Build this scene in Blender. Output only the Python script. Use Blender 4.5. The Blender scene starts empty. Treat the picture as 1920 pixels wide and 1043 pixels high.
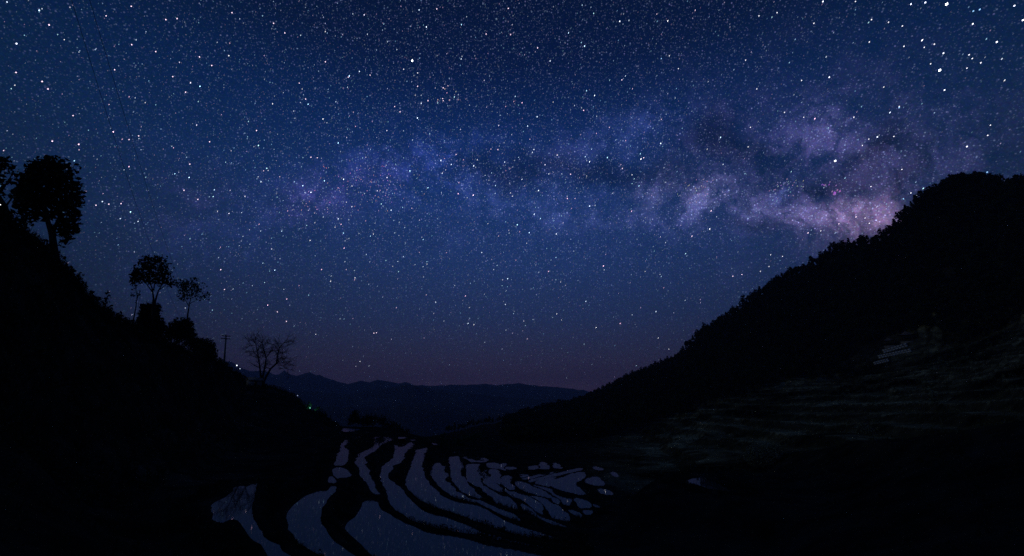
import bpy, math, random
import numpy as np
from mathutils import Vector, Matrix

random.seed(7); rng = np.random.default_rng(11)
scene = bpy.context.scene
COL = scene.collection

# ------------------------------------------------------------------ camera
F = 805.0; CU, CV = 960.0, 521.5
PITCH = math.atan((760 - CV) / F)
cam_d = bpy.data.cameras.new('camera'); cam = bpy.data.objects.new('camera', cam_d); COL.objects.link(cam)
cam.location = (0, 0, 0); cam.rotation_euler = (math.pi / 2 + PITCH, 0, 0)
cam_d.sensor_width = 36; cam_d.lens = F / 1920 * 36; cam_d.clip_start = .1; cam_d.clip_end = 200000
scene.camera = cam
scene.view_settings.view_transform = 'Standard'; scene.view_settings.look = 'None'
scene.view_settings.exposure = 0; scene.view_settings.gamma = 1
scene.view_settings.use_curve_mapping = False
scene.cycles.use_denoising = False
scene.cycles.max_bounces = 4; scene.cycles.diffuse_bounces = 2; scene.cycles.glossy_bounces = 2
scene.cycles.volume_bounces = 0; scene.cycles.sample_clamp_indirect = .06

def ray(u, v):
    x = (u - CU) / F; z = -(v - CV) / F
    c, s = math.cos(PITCH), math.sin(PITCH)
    d = Vector((x, c - z * s, s + z * c)); return d.normalized()
def azs(u, v):
    d = ray(u, v); return math.atan2(d.x, d.y), d.z / math.hypot(d.x, d.y)
def at_r(u, v, r):                       # point seen at (u, v) standing at horizontal distance r
    a, s = azs(u, v); return Vector((r * math.sin(a), r * math.cos(a), r * s))
def on_level(u, v, z):                   # point seen at (u, v) on the horizontal level z
    a, s = azs(u, v); r = z / s; return Vector((r * math.sin(a), r * math.cos(a), z))
def lin(c):
    return tuple(((x / 255) / 12.92 if x / 255 <= .04045 else ((x / 255 + .055) / 1.055) ** 2.4) for x in c)

# ------------------------------------------------------------------ night sky
world = bpy.data.worlds.new('World'); scene.world = world; world.use_nodes = True
nt = world.node_tree; nt.nodes.clear(); N = nt.nodes; L = nt.links
def nd(t, **kw):
    n = N.new(t)
    for k, v in kw.items(): setattr(n, k, v)
    return n
def vm(op, a, b=None, c=None):
    n = nd('ShaderNodeVectorMath', operation=op)
    for i, x in enumerate((a, b, c)):
        if x is None: continue
        if isinstance(x, (tuple, list)): n.inputs[i].default_value = x
        else: L.new(x, n.inputs[i])
    return n
def sm(op, a, b=None, c=None, clamp=False):
    n = nd('ShaderNodeMath', operation=op, use_clamp=clamp)
    for i, x in enumerate((a, b, c)):
        if x is None: continue
        if isinstance(x, (int, float)): n.inputs[i].default_value = x
        else: L.new(x, n.inputs[i])
    return n.outputs[0]
geo = nd('ShaderNodeNewGeometry')
dirv = vm('SCALE', geo.outputs['Incoming']); dirv.inputs['Scale'].default_value = -1; D = dirv.outputs[0]
tc = nd('ShaderNodeTexCoord'); D = tc.outputs['Generated']
sep = nd('ShaderNodeSeparateXYZ'); L.new(D, sep.inputs[0])
ramp = nd('ShaderNodeValToRGB'); L.new(sep.outputs[2], ramp.inputs[0])
stops = [(0, (72, 56, 80)), (.07, (55, 49, 76)), (.12, (46, 50, 82)), (.19, (37, 52, 93)), (.31, (31, 55, 105)),
         (.45, (20, 51, 106)), (.57, (12, 41, 93)), (.68, (7, 26, 66)), (.8, (4, 18, 48)), (1, (6, 18, 50))]
cr = ramp.color_ramp
while len(cr.elements) < len(stops): cr.elements.new(.5)
for e, (p, c) in zip(cr.elements, stops): e.position = p; e.color = lin(c) + (1,)
# lens corner darkening painted into the sky colour, dimmer and greener to the sides
side = sm('MULTIPLY', sep.outputs[0], sep.outputs[0])
fall = sm('SUBTRACT', 1.0, sm('MULTIPLY', side, .98))
base = vm('SCALE', ramp.outputs[0]); L.new(fall, base.inputs['Scale'])
grn = vm('SCALE', lin((16, 40, 38)) and (0.0015, 0.007, 0.001)); L.new(side, grn.inputs['Scale'])
base = vm('ADD', base.outputs[0], grn.outputs[0]).outputs[0]
# warped directions for the cloud structure
n1 = nd('ShaderNodeTexNoise'); n1.inputs['Scale'].default_value = 11; n1.inputs['Detail'].default_value = 9
n1.inputs['Roughness'].default_value = .62; L.new(D, n1.inputs['Vector'])
w1 = vm('SUBTRACT', n1.outputs['Color'], (.5, .5, .5))
w2 = vm('MULTIPLY_ADD', w1.outputs[0], (.11, .11, .11), D).outputs[0]
n2 = nd('ShaderNodeTexNoise'); n2.inputs['Scale'].default_value = 17; n2.inputs['Detail'].default_value = 9
n2.inputs['Roughness'].default_value = .68; L.new(w2, n2.inputs['Vector'])
def blob(u, v, ru, rv, rot=0):
    c = ray(u, v); t = math.radians(rot)
    ea = ray(u + ru * math.cos(t), v - ru * math.sin(t)) - c
    eb = ray(u - rv * math.sin(t), v - rv * math.cos(t)) - c
    wa, wb = ea.length, eb.length
    a = (ea - c * ea.dot(c)).normalized(); b = (eb - c * eb.dot(c)); b = (b - a * b.dot(a)).normalized(); cc = a.cross(b)
    M = Matrix((a, b, cc)).transposed()
    m = nd('ShaderNodeMapping', vector_type='TEXTURE'); L.new(w2, m.inputs[0])
    m.inputs['Location'].default_value = c; m.inputs['Rotation'].default_value = M.to_euler('XYZ')
    m.inputs['Scale'].default_value = (wa, wb, .7)
    q = vm('DOT_PRODUCT', m.outputs[0], m.outputs[0]).outputs['Value']
    return sm('POWER', 2.718, sm('MULTIPLY', q, -1.0))
BL = [  # u, v, half length, half width, rotation, colour, strength: the band of the Milky Way
    (785, 310, 130, 52, 5, (45, 66, 165), .07), (690, 335, 80, 34, 20, (95, 66, 160), .035), (835, 298, 50, 36, 0, (50, 80, 170), .04),
    (575, 385, 50, 36, 40, (88, 70, 150), .045), (450, 440, 150, 70, 25, (50, 60, 140), .022), (350, 380, 90, 50, 20, (90, 65, 130), .012),
    (900, 380, 420, 110, -4, (42, 50, 105), .024), (1520, 315, 320, 150, -6, (62, 54, 100), .052), (1010, 385, 130, 36, -5, (75, 90, 160), .04),
    (1120, 400, 80, 30, 0, (90, 90, 150), .024), (1190, 245, 110, 42, 15, (50, 76, 150), .04), (1080, 285, 120, 36, 20, (66, 66, 125), .025),
    (1235, 355, 60, 38, 20, (100, 95, 140), .055), (1308, 356, 38, 40, -30, (130, 125, 180), .15), (1392, 365, 60, 34, 0, (112, 105, 155), .08),
    (1480, 346, 24, 18, 20, (100, 125, 225), .15), (1470, 395, 100, 36, -8, (100, 92, 140), .05), (1530, 412, 90, 34, -5, (118, 100, 145), .06),
    (1610, 400, 74, 38, 15, (150, 120, 160), .16), (1640, 425, 60, 30, 15, (150, 112, 140), .06), (1560, 262, 110, 62, 10, (84, 74, 118), .035),
    (1650, 325, 110, 70, 0, (82, 72, 116), .035), (1720, 270, 90, 60, -10, (64, 70, 120), .028), (1530, 225, 80, 40, 20, (62, 80, 145), .022),
    (1300, 410, 140, 40, -5, (70, 75, 130), .04), (1450, 300, 80, 40, 0, (85, 75, 120), .03)]
acc = None
for (u, v, a, b, rot, c, k) in BL:
    g = blob(u, v, a, b, rot)
    cl = lin(c); s = k / max(cl) * 1.1
    t = vm('SCALE', tuple(x * s for x in cl)); L.new(g, t.inputs['Scale'])
    acc = t.outputs[0] if acc is None else vm('ADD', acc, t.outputs[0]).outputs[0]
mod = nd('ShaderNodeMapRange'); L.new(n2.outputs['Fac'], mod.inputs['Value'])
mod.inputs['From Min'].default_value = .36; mod.inputs['From Max'].default_value = .66
mod.inputs['To Min'].default_value = .1; mod.inputs['To Max'].default_value = 2.0
# fine branching dust lanes inside the band
n3 = nd('ShaderNodeTexNoise'); n3.inputs['Scale'].default_value = 6; n3.inputs['Detail'].default_value = 10; n3.inputs['Roughness'].default_value = .66
n3.inputs['Distortion'].default_value = .6; L.new(w2, n3.inputs['Vector'])
ridge = sm('ABSOLUTE', sm('SUBTRACT', n3.outputs['Fac'], .5))
lane = nd('ShaderNodeMapRange', interpolation_type='SMOOTHSTEP'); L.new(ridge, lane.inputs['Value'])
lane.inputs['From Max'].default_value = .075; lane.inputs['To Min'].default_value = .38; lane.inputs['To Max'].default_value = 1.12
mw = vm('SCALE', acc); L.new(sm('MULTIPLY', mod.outputs[0], lane.outputs[0]), mw.inputs['Scale'])
sky = vm('ADD', base, mw.outputs[0]).outputs[0]
for (u, v, a, b, rot, k) in [(1130, 322, 200, 24, -3, .42), (1390, 285, 110, 34, -20, .38), (1640, 290, 75, 26, 25, .5), (940, 330, 90, 26, -10, .35),
                             (1560, 345, 90, 16, 10, .4), (1700, 330, 60, 24, 60, .4), (1330, 250, 80, 40, 40, .3), (1420, 420, 60, 14, 0, .25), (1660, 245, 30, 40, 0, .3)]:
    g = blob(u, v, a, b, rot)
    f = sm('SUBTRACT', 1.0, sm('MULTIPLY', g, k))
    t = vm('SCALE', sky); L.new(f, t.inputs['Scale']); sky = t.outputs[0]
# unresolved faint stars: fine grain of the sky itself
def dust(scale, lo, gain, tint):
    vor = nd('ShaderNodeTexVoronoi', feature='F1'); vor.inputs['Scale'].default_value = scale; L.new(D, vor.inputs['Vector'])
    mr = nd('ShaderNodeMapRange', interpolation_type='SMOOTHSTEP'); L.new(vor.outputs['Distance'], mr.inputs['Value'])
    mr.inputs['From Min'].default_value = lo; mr.inputs['From Max'].default_value = 0; mr.inputs['To Max'].default_value = gain
    hh = nd('ShaderNodeSeparateXYZ'); L.new(vor.outputs['Color'], hh.inputs[0])
    br = sm('MULTIPLY', mr.outputs[0], sm('POWER', hh.outputs[0], 5.0))
    cm = vm('MULTIPLY_ADD', vor.outputs['Color'], (.25, .25, .3), tint).outputs[0]
    o = vm('SCALE', cm); L.new(br, o.inputs['Scale']); return o.outputs[0]
lowf = nd('ShaderNodeMapRange'); L.new(sep.outputs[2], lowf.inputs['Value'])
lowf.inputs['From Min'].default_value = .05; lowf.inputs['From Max'].default_value = .35; lowf.inputs['To Min'].default_value = .12
dd = vm('ADD', dust(230, .42, .42, (.25, .45, .95)), dust(420, .5, .26, (.3, .5, .95))).outputs[0]
ds = vm('SCALE', dd); mwl = vm('DOT_PRODUCT', mw.outputs[0], (9, 12, 9)).outputs['Value']
L.new(sm('MULTIPLY', sm('MULTIPLY', lowf.outputs[0], sm('SUBTRACT', .95, sm('MULTIPLY', side, .9))), sm('ADD', sm('ADD', .35, n2.outputs['Fac']), mwl)), ds.inputs['Scale'])
grain = nd('ShaderNodeTexNoise'); grain.inputs['Scale'].default_value = 260; grain.inputs['Detail'].default_value = 2; grain.inputs['Roughness'].default_value = .9
L.new(D, grain.inputs['Vector'])
gm = vm('MULTIPLY_ADD', grain.outputs['Color'], (1.1, 1.1, 1.1), (.45, .45, .45)).outputs[0]
sky = vm('MULTIPLY', sky, gm).outputs[0]
sky = vm('ADD', sky, ds.outputs[0]).outputs[0]
nish = nd('ShaderNodeTexSky', sky_type='NISHITA'); nish.sun_disc = False; nish.sun_elevation = math.radians(-6); nish.sun_rotation = math.radians(-75)
bg1 = nd('ShaderNodeBackground'); L.new(nish.outputs[0], bg1.inputs[0]); bg1.inputs[1].default_value = .002
bg2 = nd('ShaderNodeBackground'); L.new(sky, bg2.inputs[0]); bg2.inputs[1].default_value = 1
ad = nd('ShaderNodeAddShader'); L.new(bg1.outputs[0], ad.inputs[0]); L.new(bg2.outputs[0], ad.inputs[1])
wo = nd('ShaderNodeOutputWorld'); L.new(ad.outputs[0], wo.inputs[0])

# faint light added from the left to brighten the right slope
fill_sun_d = bpy.data.lights.new('sun', 'SUN'); sun = bpy.data.objects.new('sun', fill_sun_d); COL.objects.link(sun)
fill_sun_d.energy = .075; fill_sun_d.angle = math.radians(4); fill_sun_d.color = (1, 1, .7)
sd = Vector((math.sin(math.radians(-75)), math.cos(math.radians(-75)) * .3 - .35, .30)).normalized()
sun.rotation_euler = sd.to_track_quat('Z', 'Y').to_euler(); sun.location = (-300, -100, 300)

# ------------------------------------------------------------------ helpers
def link(o, parent=None):
    COL.objects.link(o)
    if parent is not None: o.parent = parent
    return o
def tag(o, label=None, cat=None, group=None, kind=None):
    if label: o['label'] = label
    if cat: o['category'] = cat
    if group: o['group'] = group
    if kind: o['kind'] = kind
    return o
def mesh_np(name, V, faces, mat, smooth=False):
    """V (n,3); faces = list of arrays (m,k)"""
    me = bpy.data.meshes.new(name)
    V = np.asarray(V, dtype=np.float32)
    me.vertices.add(len(V)); me.vertices.foreach_set('co', V.ravel())
    loops = np.concatenate([f.ravel() for f in faces]).astype(np.int32)
    tot = np.concatenate([np.full(len(f), f.shape[1], np.int32) for f in faces])
    me.loops.add(len(loops)); me.loops.foreach_set('vertex_index', loops)
    me.polygons.add(len(tot)); me.polygons.foreach_set('loop_start', np.concatenate(([0], np.cumsum(tot)[:-1])).astype(np.int32))
    me.polygons.foreach_set('loop_total', tot)
    if smooth: me.polygons.foreach_set('use_smooth', np.ones(len(tot), bool))
    me.update(calc_edges=True); me.validate()
    if mat: me.materials.append(mat)
    return me
def obj(name, me, parent=None):
    return link(bpy.data.objects.new(name, me), parent)
def empty(name, loc, label, cat, group=None):
    o = bpy.data.objects.new(name, None); COL.objects.link(o); o.location = loc; o.empty_display_size = .5
    return tag(o, label, cat, group)

class MB:
    def __init__(s): s.v = []; s.f = {3: [], 4: []}; s.n = 0
    def add(s, v, f):
        v = np.asarray(v, float); f = np.asarray(f)
        s.v.append(v); s.f[f.shape[1]].append(f + s.n); s.n += len(v)
    def tube(s, pts, rad, k=6):
        pts = [Vector(p) for p in pts]; rings = []
        for i, p in enumerate(pts):
            t = (pts[min(i + 1, len(pts) - 1)] - pts[max(i - 1, 0)])
            t = t.normalized() if t.length > 1e-9 else Vector((0, 0, 1))
            a = t.cross(Vector((0, 1, .13)) if abs(t.y) < .9 else Vector((1, 0, 0))).normalized(); b = t.cross(a)
            for j in range(k):
                th = 2 * math.pi * j / k
                rings.append(p + (a * math.cos(th) + b * math.sin(th)) * rad[i])
        f = [(i * k + j, i * k + (j + 1) % k, (i + 1) * k + (j + 1) % k, (i + 1) * k + j) for i in range(len(pts) - 1) for j in range(k)]
        n0 = len(rings); rings.append(pts[0]); rings.append(pts[-1])
        s.add(rings, f)
        cap = [(n0, (j + 1) % k, j) for j in range(k)] + [(n0 + 1, (len(pts) - 1) * k + j, (len(pts) - 1) * k + (j + 1) % k) for j in range(k)]
        s.f[3].append(np.asarray(cap) + s.n - len(rings))
    def box(s, c, h, rz=0):
        v = []
        for x in (-1, 1):
            for y in (-1, 1):
                for z in (-1, 1):
                    X, Y = x * h[0], y * h[1]
                    v.append((c[0] + X * math.cos(rz) - Y * math.sin(rz), c[1] + X * math.sin(rz) + Y * math.cos(rz), c[2] + z * h[2]))
        s.add(v, [(0, 1, 3, 2), (4, 6, 7, 5), (0, 4, 5, 1), (2, 3, 7, 6), (0, 2, 6, 4), (1, 5, 7, 3)])
    def leaves(s, P, size, flat=0., asp=.6):
        """one folded-diamond leaf clump (2 triangles) per point"""
        P = np.asarray(P, float); n = len(P)
        if n == 0: return
        a = rng.normal(size=(n, 3)); a[:, 2] *= (1 - flat); a /= np.linalg.norm(a, axis=1)[:, None]
        b = np.cross(a, rng.normal(size=(n, 3))); b /= np.linalg.norm(b, axis=1)[:, None] + 1e-9
        sz = (size * rng.uniform(.6, 1.4, n))[:, None]
        c = np.cross(a, b) * sz * .25
        V = np.stack([P - a * sz, P + b * sz * asp + c, P + a * sz, P - b * sz * asp + c], 1).reshape(-1, 3)
        i = np.arange(n)[:, None] * 4
        s.add(V, np.concatenate([i + np.array([[0, 1, 2]]), i + np.array([[0, 2, 3]])]))
    def me(s, name, mat, smooth=False):
        fs = [np.concatenate(s.f[k]) for k in (3, 4) if s.f[k]]
        return mesh_np(name, np.concatenate(s.v), fs, mat, smooth)

def material(name, c1, c2, scale=1.0, rough=.9, spec=.2, detail=6, bump=0.0, coord='Object', lo=.35, hi=.65):
    m = bpy.data.materials.new(name); m.use_nodes = True; t = m.node_tree; b = t.nodes['Principled BSDF']
    no = t.nodes.new('ShaderNodeTexNoise'); no.inputs['Scale'].default_value = scale; no.inputs['Detail'].default_value = detail
    tx = t.nodes.new('ShaderNodeTexCoord'); t.links.new(tx.outputs[coord], no.inputs['Vector'])
    r = t.nodes.new('ShaderNodeValToRGB'); r.color_ramp.elements[0].position = lo; r.color_ramp.elements[1].position = hi
    r.color_ramp.elements[0].color = (*c1, 1); r.color_ramp.elements[1].color = (*c2, 1)
    t.links.new(no.outputs['Fac'], r.inputs[0]); t.links.new(r.outputs[0], b.inputs['Base Color'])
    b.inputs['Roughness'].default_value = rough; b.inputs['Specular IOR Level'].default_value = spec
    if bump:
        bp = t.nodes.new('ShaderNodeBump'); bp.inputs['Strength'].default_value = bump; bp.inputs['Distance'].default_value = .3
        t.links.new(no.outputs['Fac'], bp.inputs['Height']); t.links.new(bp.outputs[0], b.inputs['Normal'])
    return m
def emis(name, col, s):
    m = bpy.data.materials.new(name); m.use_nodes = True; b = m.node_tree.nodes['Principled BSDF']
    b.inputs['Base Color'].default_value = (.1, .1, .1, 1)
    no = m.node_tree.nodes.new('ShaderNodeTexNoise'); no.inputs['Scale'].default_value = 2
    rp = m.node_tree.nodes.new('ShaderNodeValToRGB'); rp.color_ramp.elements[0].color = tuple(x * .9 for x in col) + (1,); rp.color_ramp.elements[1].color = (*col, 1)
    m.node_tree.links.new(no.outputs[0], rp.inputs[0]); m.node_tree.links.new(rp.outputs[0], b.inputs['Emission Color'])
    b.inputs['Emission Strength'].default_value = s
    return m
M_leaf = material('leaves_dark', (.012, .022, .010), (.035, .060, .025), .9, rough=.7)
M_leaf_g = material('leaves_green', (.03, .07, .03), (.06, .14, .06), .9, rough=.7)
M_leaf_p = material('leaves_lit', (.08, .12, .09), (.2, .26, .2), .9, rough=.7)  # paler leaf colour paints in the light on the right slope's plants
M_bark = material('bark', (.03, .025, .02), (.07, .06, .05), 8)
M_grass = material('grass', (.018, .025, .012), (.05, .06, .03), .5)
M_forest = material('forest_leaves', (.010, .018, .010), (.028, .045, .022), .12, rough=.75)
M_metal = material('metal', (.08, .08, .09), (.14, .14, .15), 3, rough=.5)
M_conc = material('concrete', (.16, .16, .15), (.26, .26, .25), 1.5)
M_stone = material('pale_stone', (.22, .25, .28), (.62, .68, .72), .7, bump=.5)
M_tile = material('roof_tile', (.10, .08, .07), (.22, .18, .15), 2)
M_wood = material('wood', (.06, .04, .03), (.12, .09, .06), 3)
M_wire = material('cable', (.02, .02, .02), (.03, .03, .03), 3, rough=.5)

# water
M_water = bpy.data.materials.new('paddy_water'); M_water.use_nodes = True
t = M_water.node_tree; b = t.nodes['Principled BSDF']
b.inputs['Base Color'].default_value = (.02, .018, .016, 1); b.inputs['Roughness'].default_value = .03; b.inputs['IOR'].default_value = 1.33; b.inputs['Specular IOR Level'].default_value = .26
tx = t.nodes.new('ShaderNodeTexCoord'); no = t.nodes.new('ShaderNodeTexNoise'); no.inputs['Scale'].default_value = .6; no.inputs['Detail'].default_value = 3
no2 = t.nodes.new('ShaderNodeTexNoise'); no2.inputs['Scale'].default_value = .11; no2.inputs['Detail'].default_value = 5
t.links.new(tx.outputs['Object'], no.inputs['Vector']); t.links.new(tx.outputs['Object'], no2.inputs['Vector'])
rp = t.nodes.new('ShaderNodeValToRGB'); rp.color_ramp.elements[0].color = (.04, .04, .034, 1); rp.color_ramp.elements[1].color = (.08, .085, .075, 1)
t.links.new(no2.outputs[0], rp.inputs[0]); t.links.new(rp.outputs[0], b.inputs['Base Color'])
bp = t.nodes.new('ShaderNodeBump'); bp.inputs['Strength'].default_value = .006; bp.inputs['Distance'].default_value = .1
t.links.new(no.outputs[0], bp.inputs['Height']); t.links.new(bp.outputs[0], b.inputs['Normal'])

# ground: colour attribute 'cover' holds the land cover (scrub, dry grass, forest floor) plus painted light of the right slope
def ground_mat(name):
    m = bpy.data.materials.new(name); m.use_nodes = True; t = m.node_tree; b = t.nodes['Principled BSDF']
    at = t.nodes.new('ShaderNodeAttribute'); at.attribute_name = 'cover'
    tx = t.nodes.new('ShaderNodeTexCoord')
    no = t.nodes.new('ShaderNodeTexNoise'); no.inputs['Scale'].default_value = .35; no.inputs['Detail'].default_value = 9; no.inputs['Roughness'].default_value = .7
    t.links.new(tx.outputs['Object'], no.inputs['Vector'])
    mr = t.nodes.new('ShaderNodeMapRange'); mr.inputs['From Min'].default_value = .35; mr.inputs['From Max'].default_value = .7
    mr.inputs['To Min'].default_value = .3; mr.inputs['To Max'].default_value = 1.9; t.links.new(no.outputs[0], mr.inputs['Value'])
    mx = t.nodes.new('ShaderNodeVectorMath'); mx.operation = 'SCALE'
    t.links.new(at.outputs['Color'], mx.inputs[0]); t.links.new(mr.outputs[0], mx.inputs['Scale']); t.links.new(mx.outputs[0], b.inputs['Base Color'])
    b.inputs['Roughness'].default_value = 1; b.inputs['Specular IOR Level'].default_value = .0
    bp = t.nodes.new('ShaderNodeBump'); bp.inputs['Strength'].default_value = .6; bp.inputs['Distance'].default_value = .5
    t.links.new(no.outputs[0], bp.inputs['Height']); t.links.new(bp.outputs[0], b.inputs['Normal'])
    return m
M_ground = ground_mat('ground')

def vnoise(x, y, seed=0):
    """smooth value noise"""
    xi = np.floor(x).astype(np.int64); yi = np.floor(y).astype(np.int64); fx = x - xi; fy = y - yi
    fx = fx * fx * (3 - 2 * fx); fy = fy * fy * (3 - 2 * fy)
    def h(a, b):
        n = (a * 374761393 + b * 668265263 + seed * 1442695041) & 0x7fffffff
        n = ((n ^ (n >> 13)) * 1274126177) & 0x7fffffff
        return ((n ^ (n >> 16)) & 0xffff) / 65535.0
    return (h(xi, yi) * (1 - fx) + h(xi + 1, yi) * fx) * (1 - fy) + (h(xi, yi + 1) * (1 - fx) + h(xi + 1, yi + 1) * fx) * fy - .5
def fbm(x, y, oct=5, seed=0):
    s = 0; a = 1.0
    for i in range(oct):
        s = s + a * vnoise(x, y, seed + i * 17); x = x * 2.03 + 5.1; y = y * 2.03 + 1.7; a *= .52
    return s

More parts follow.
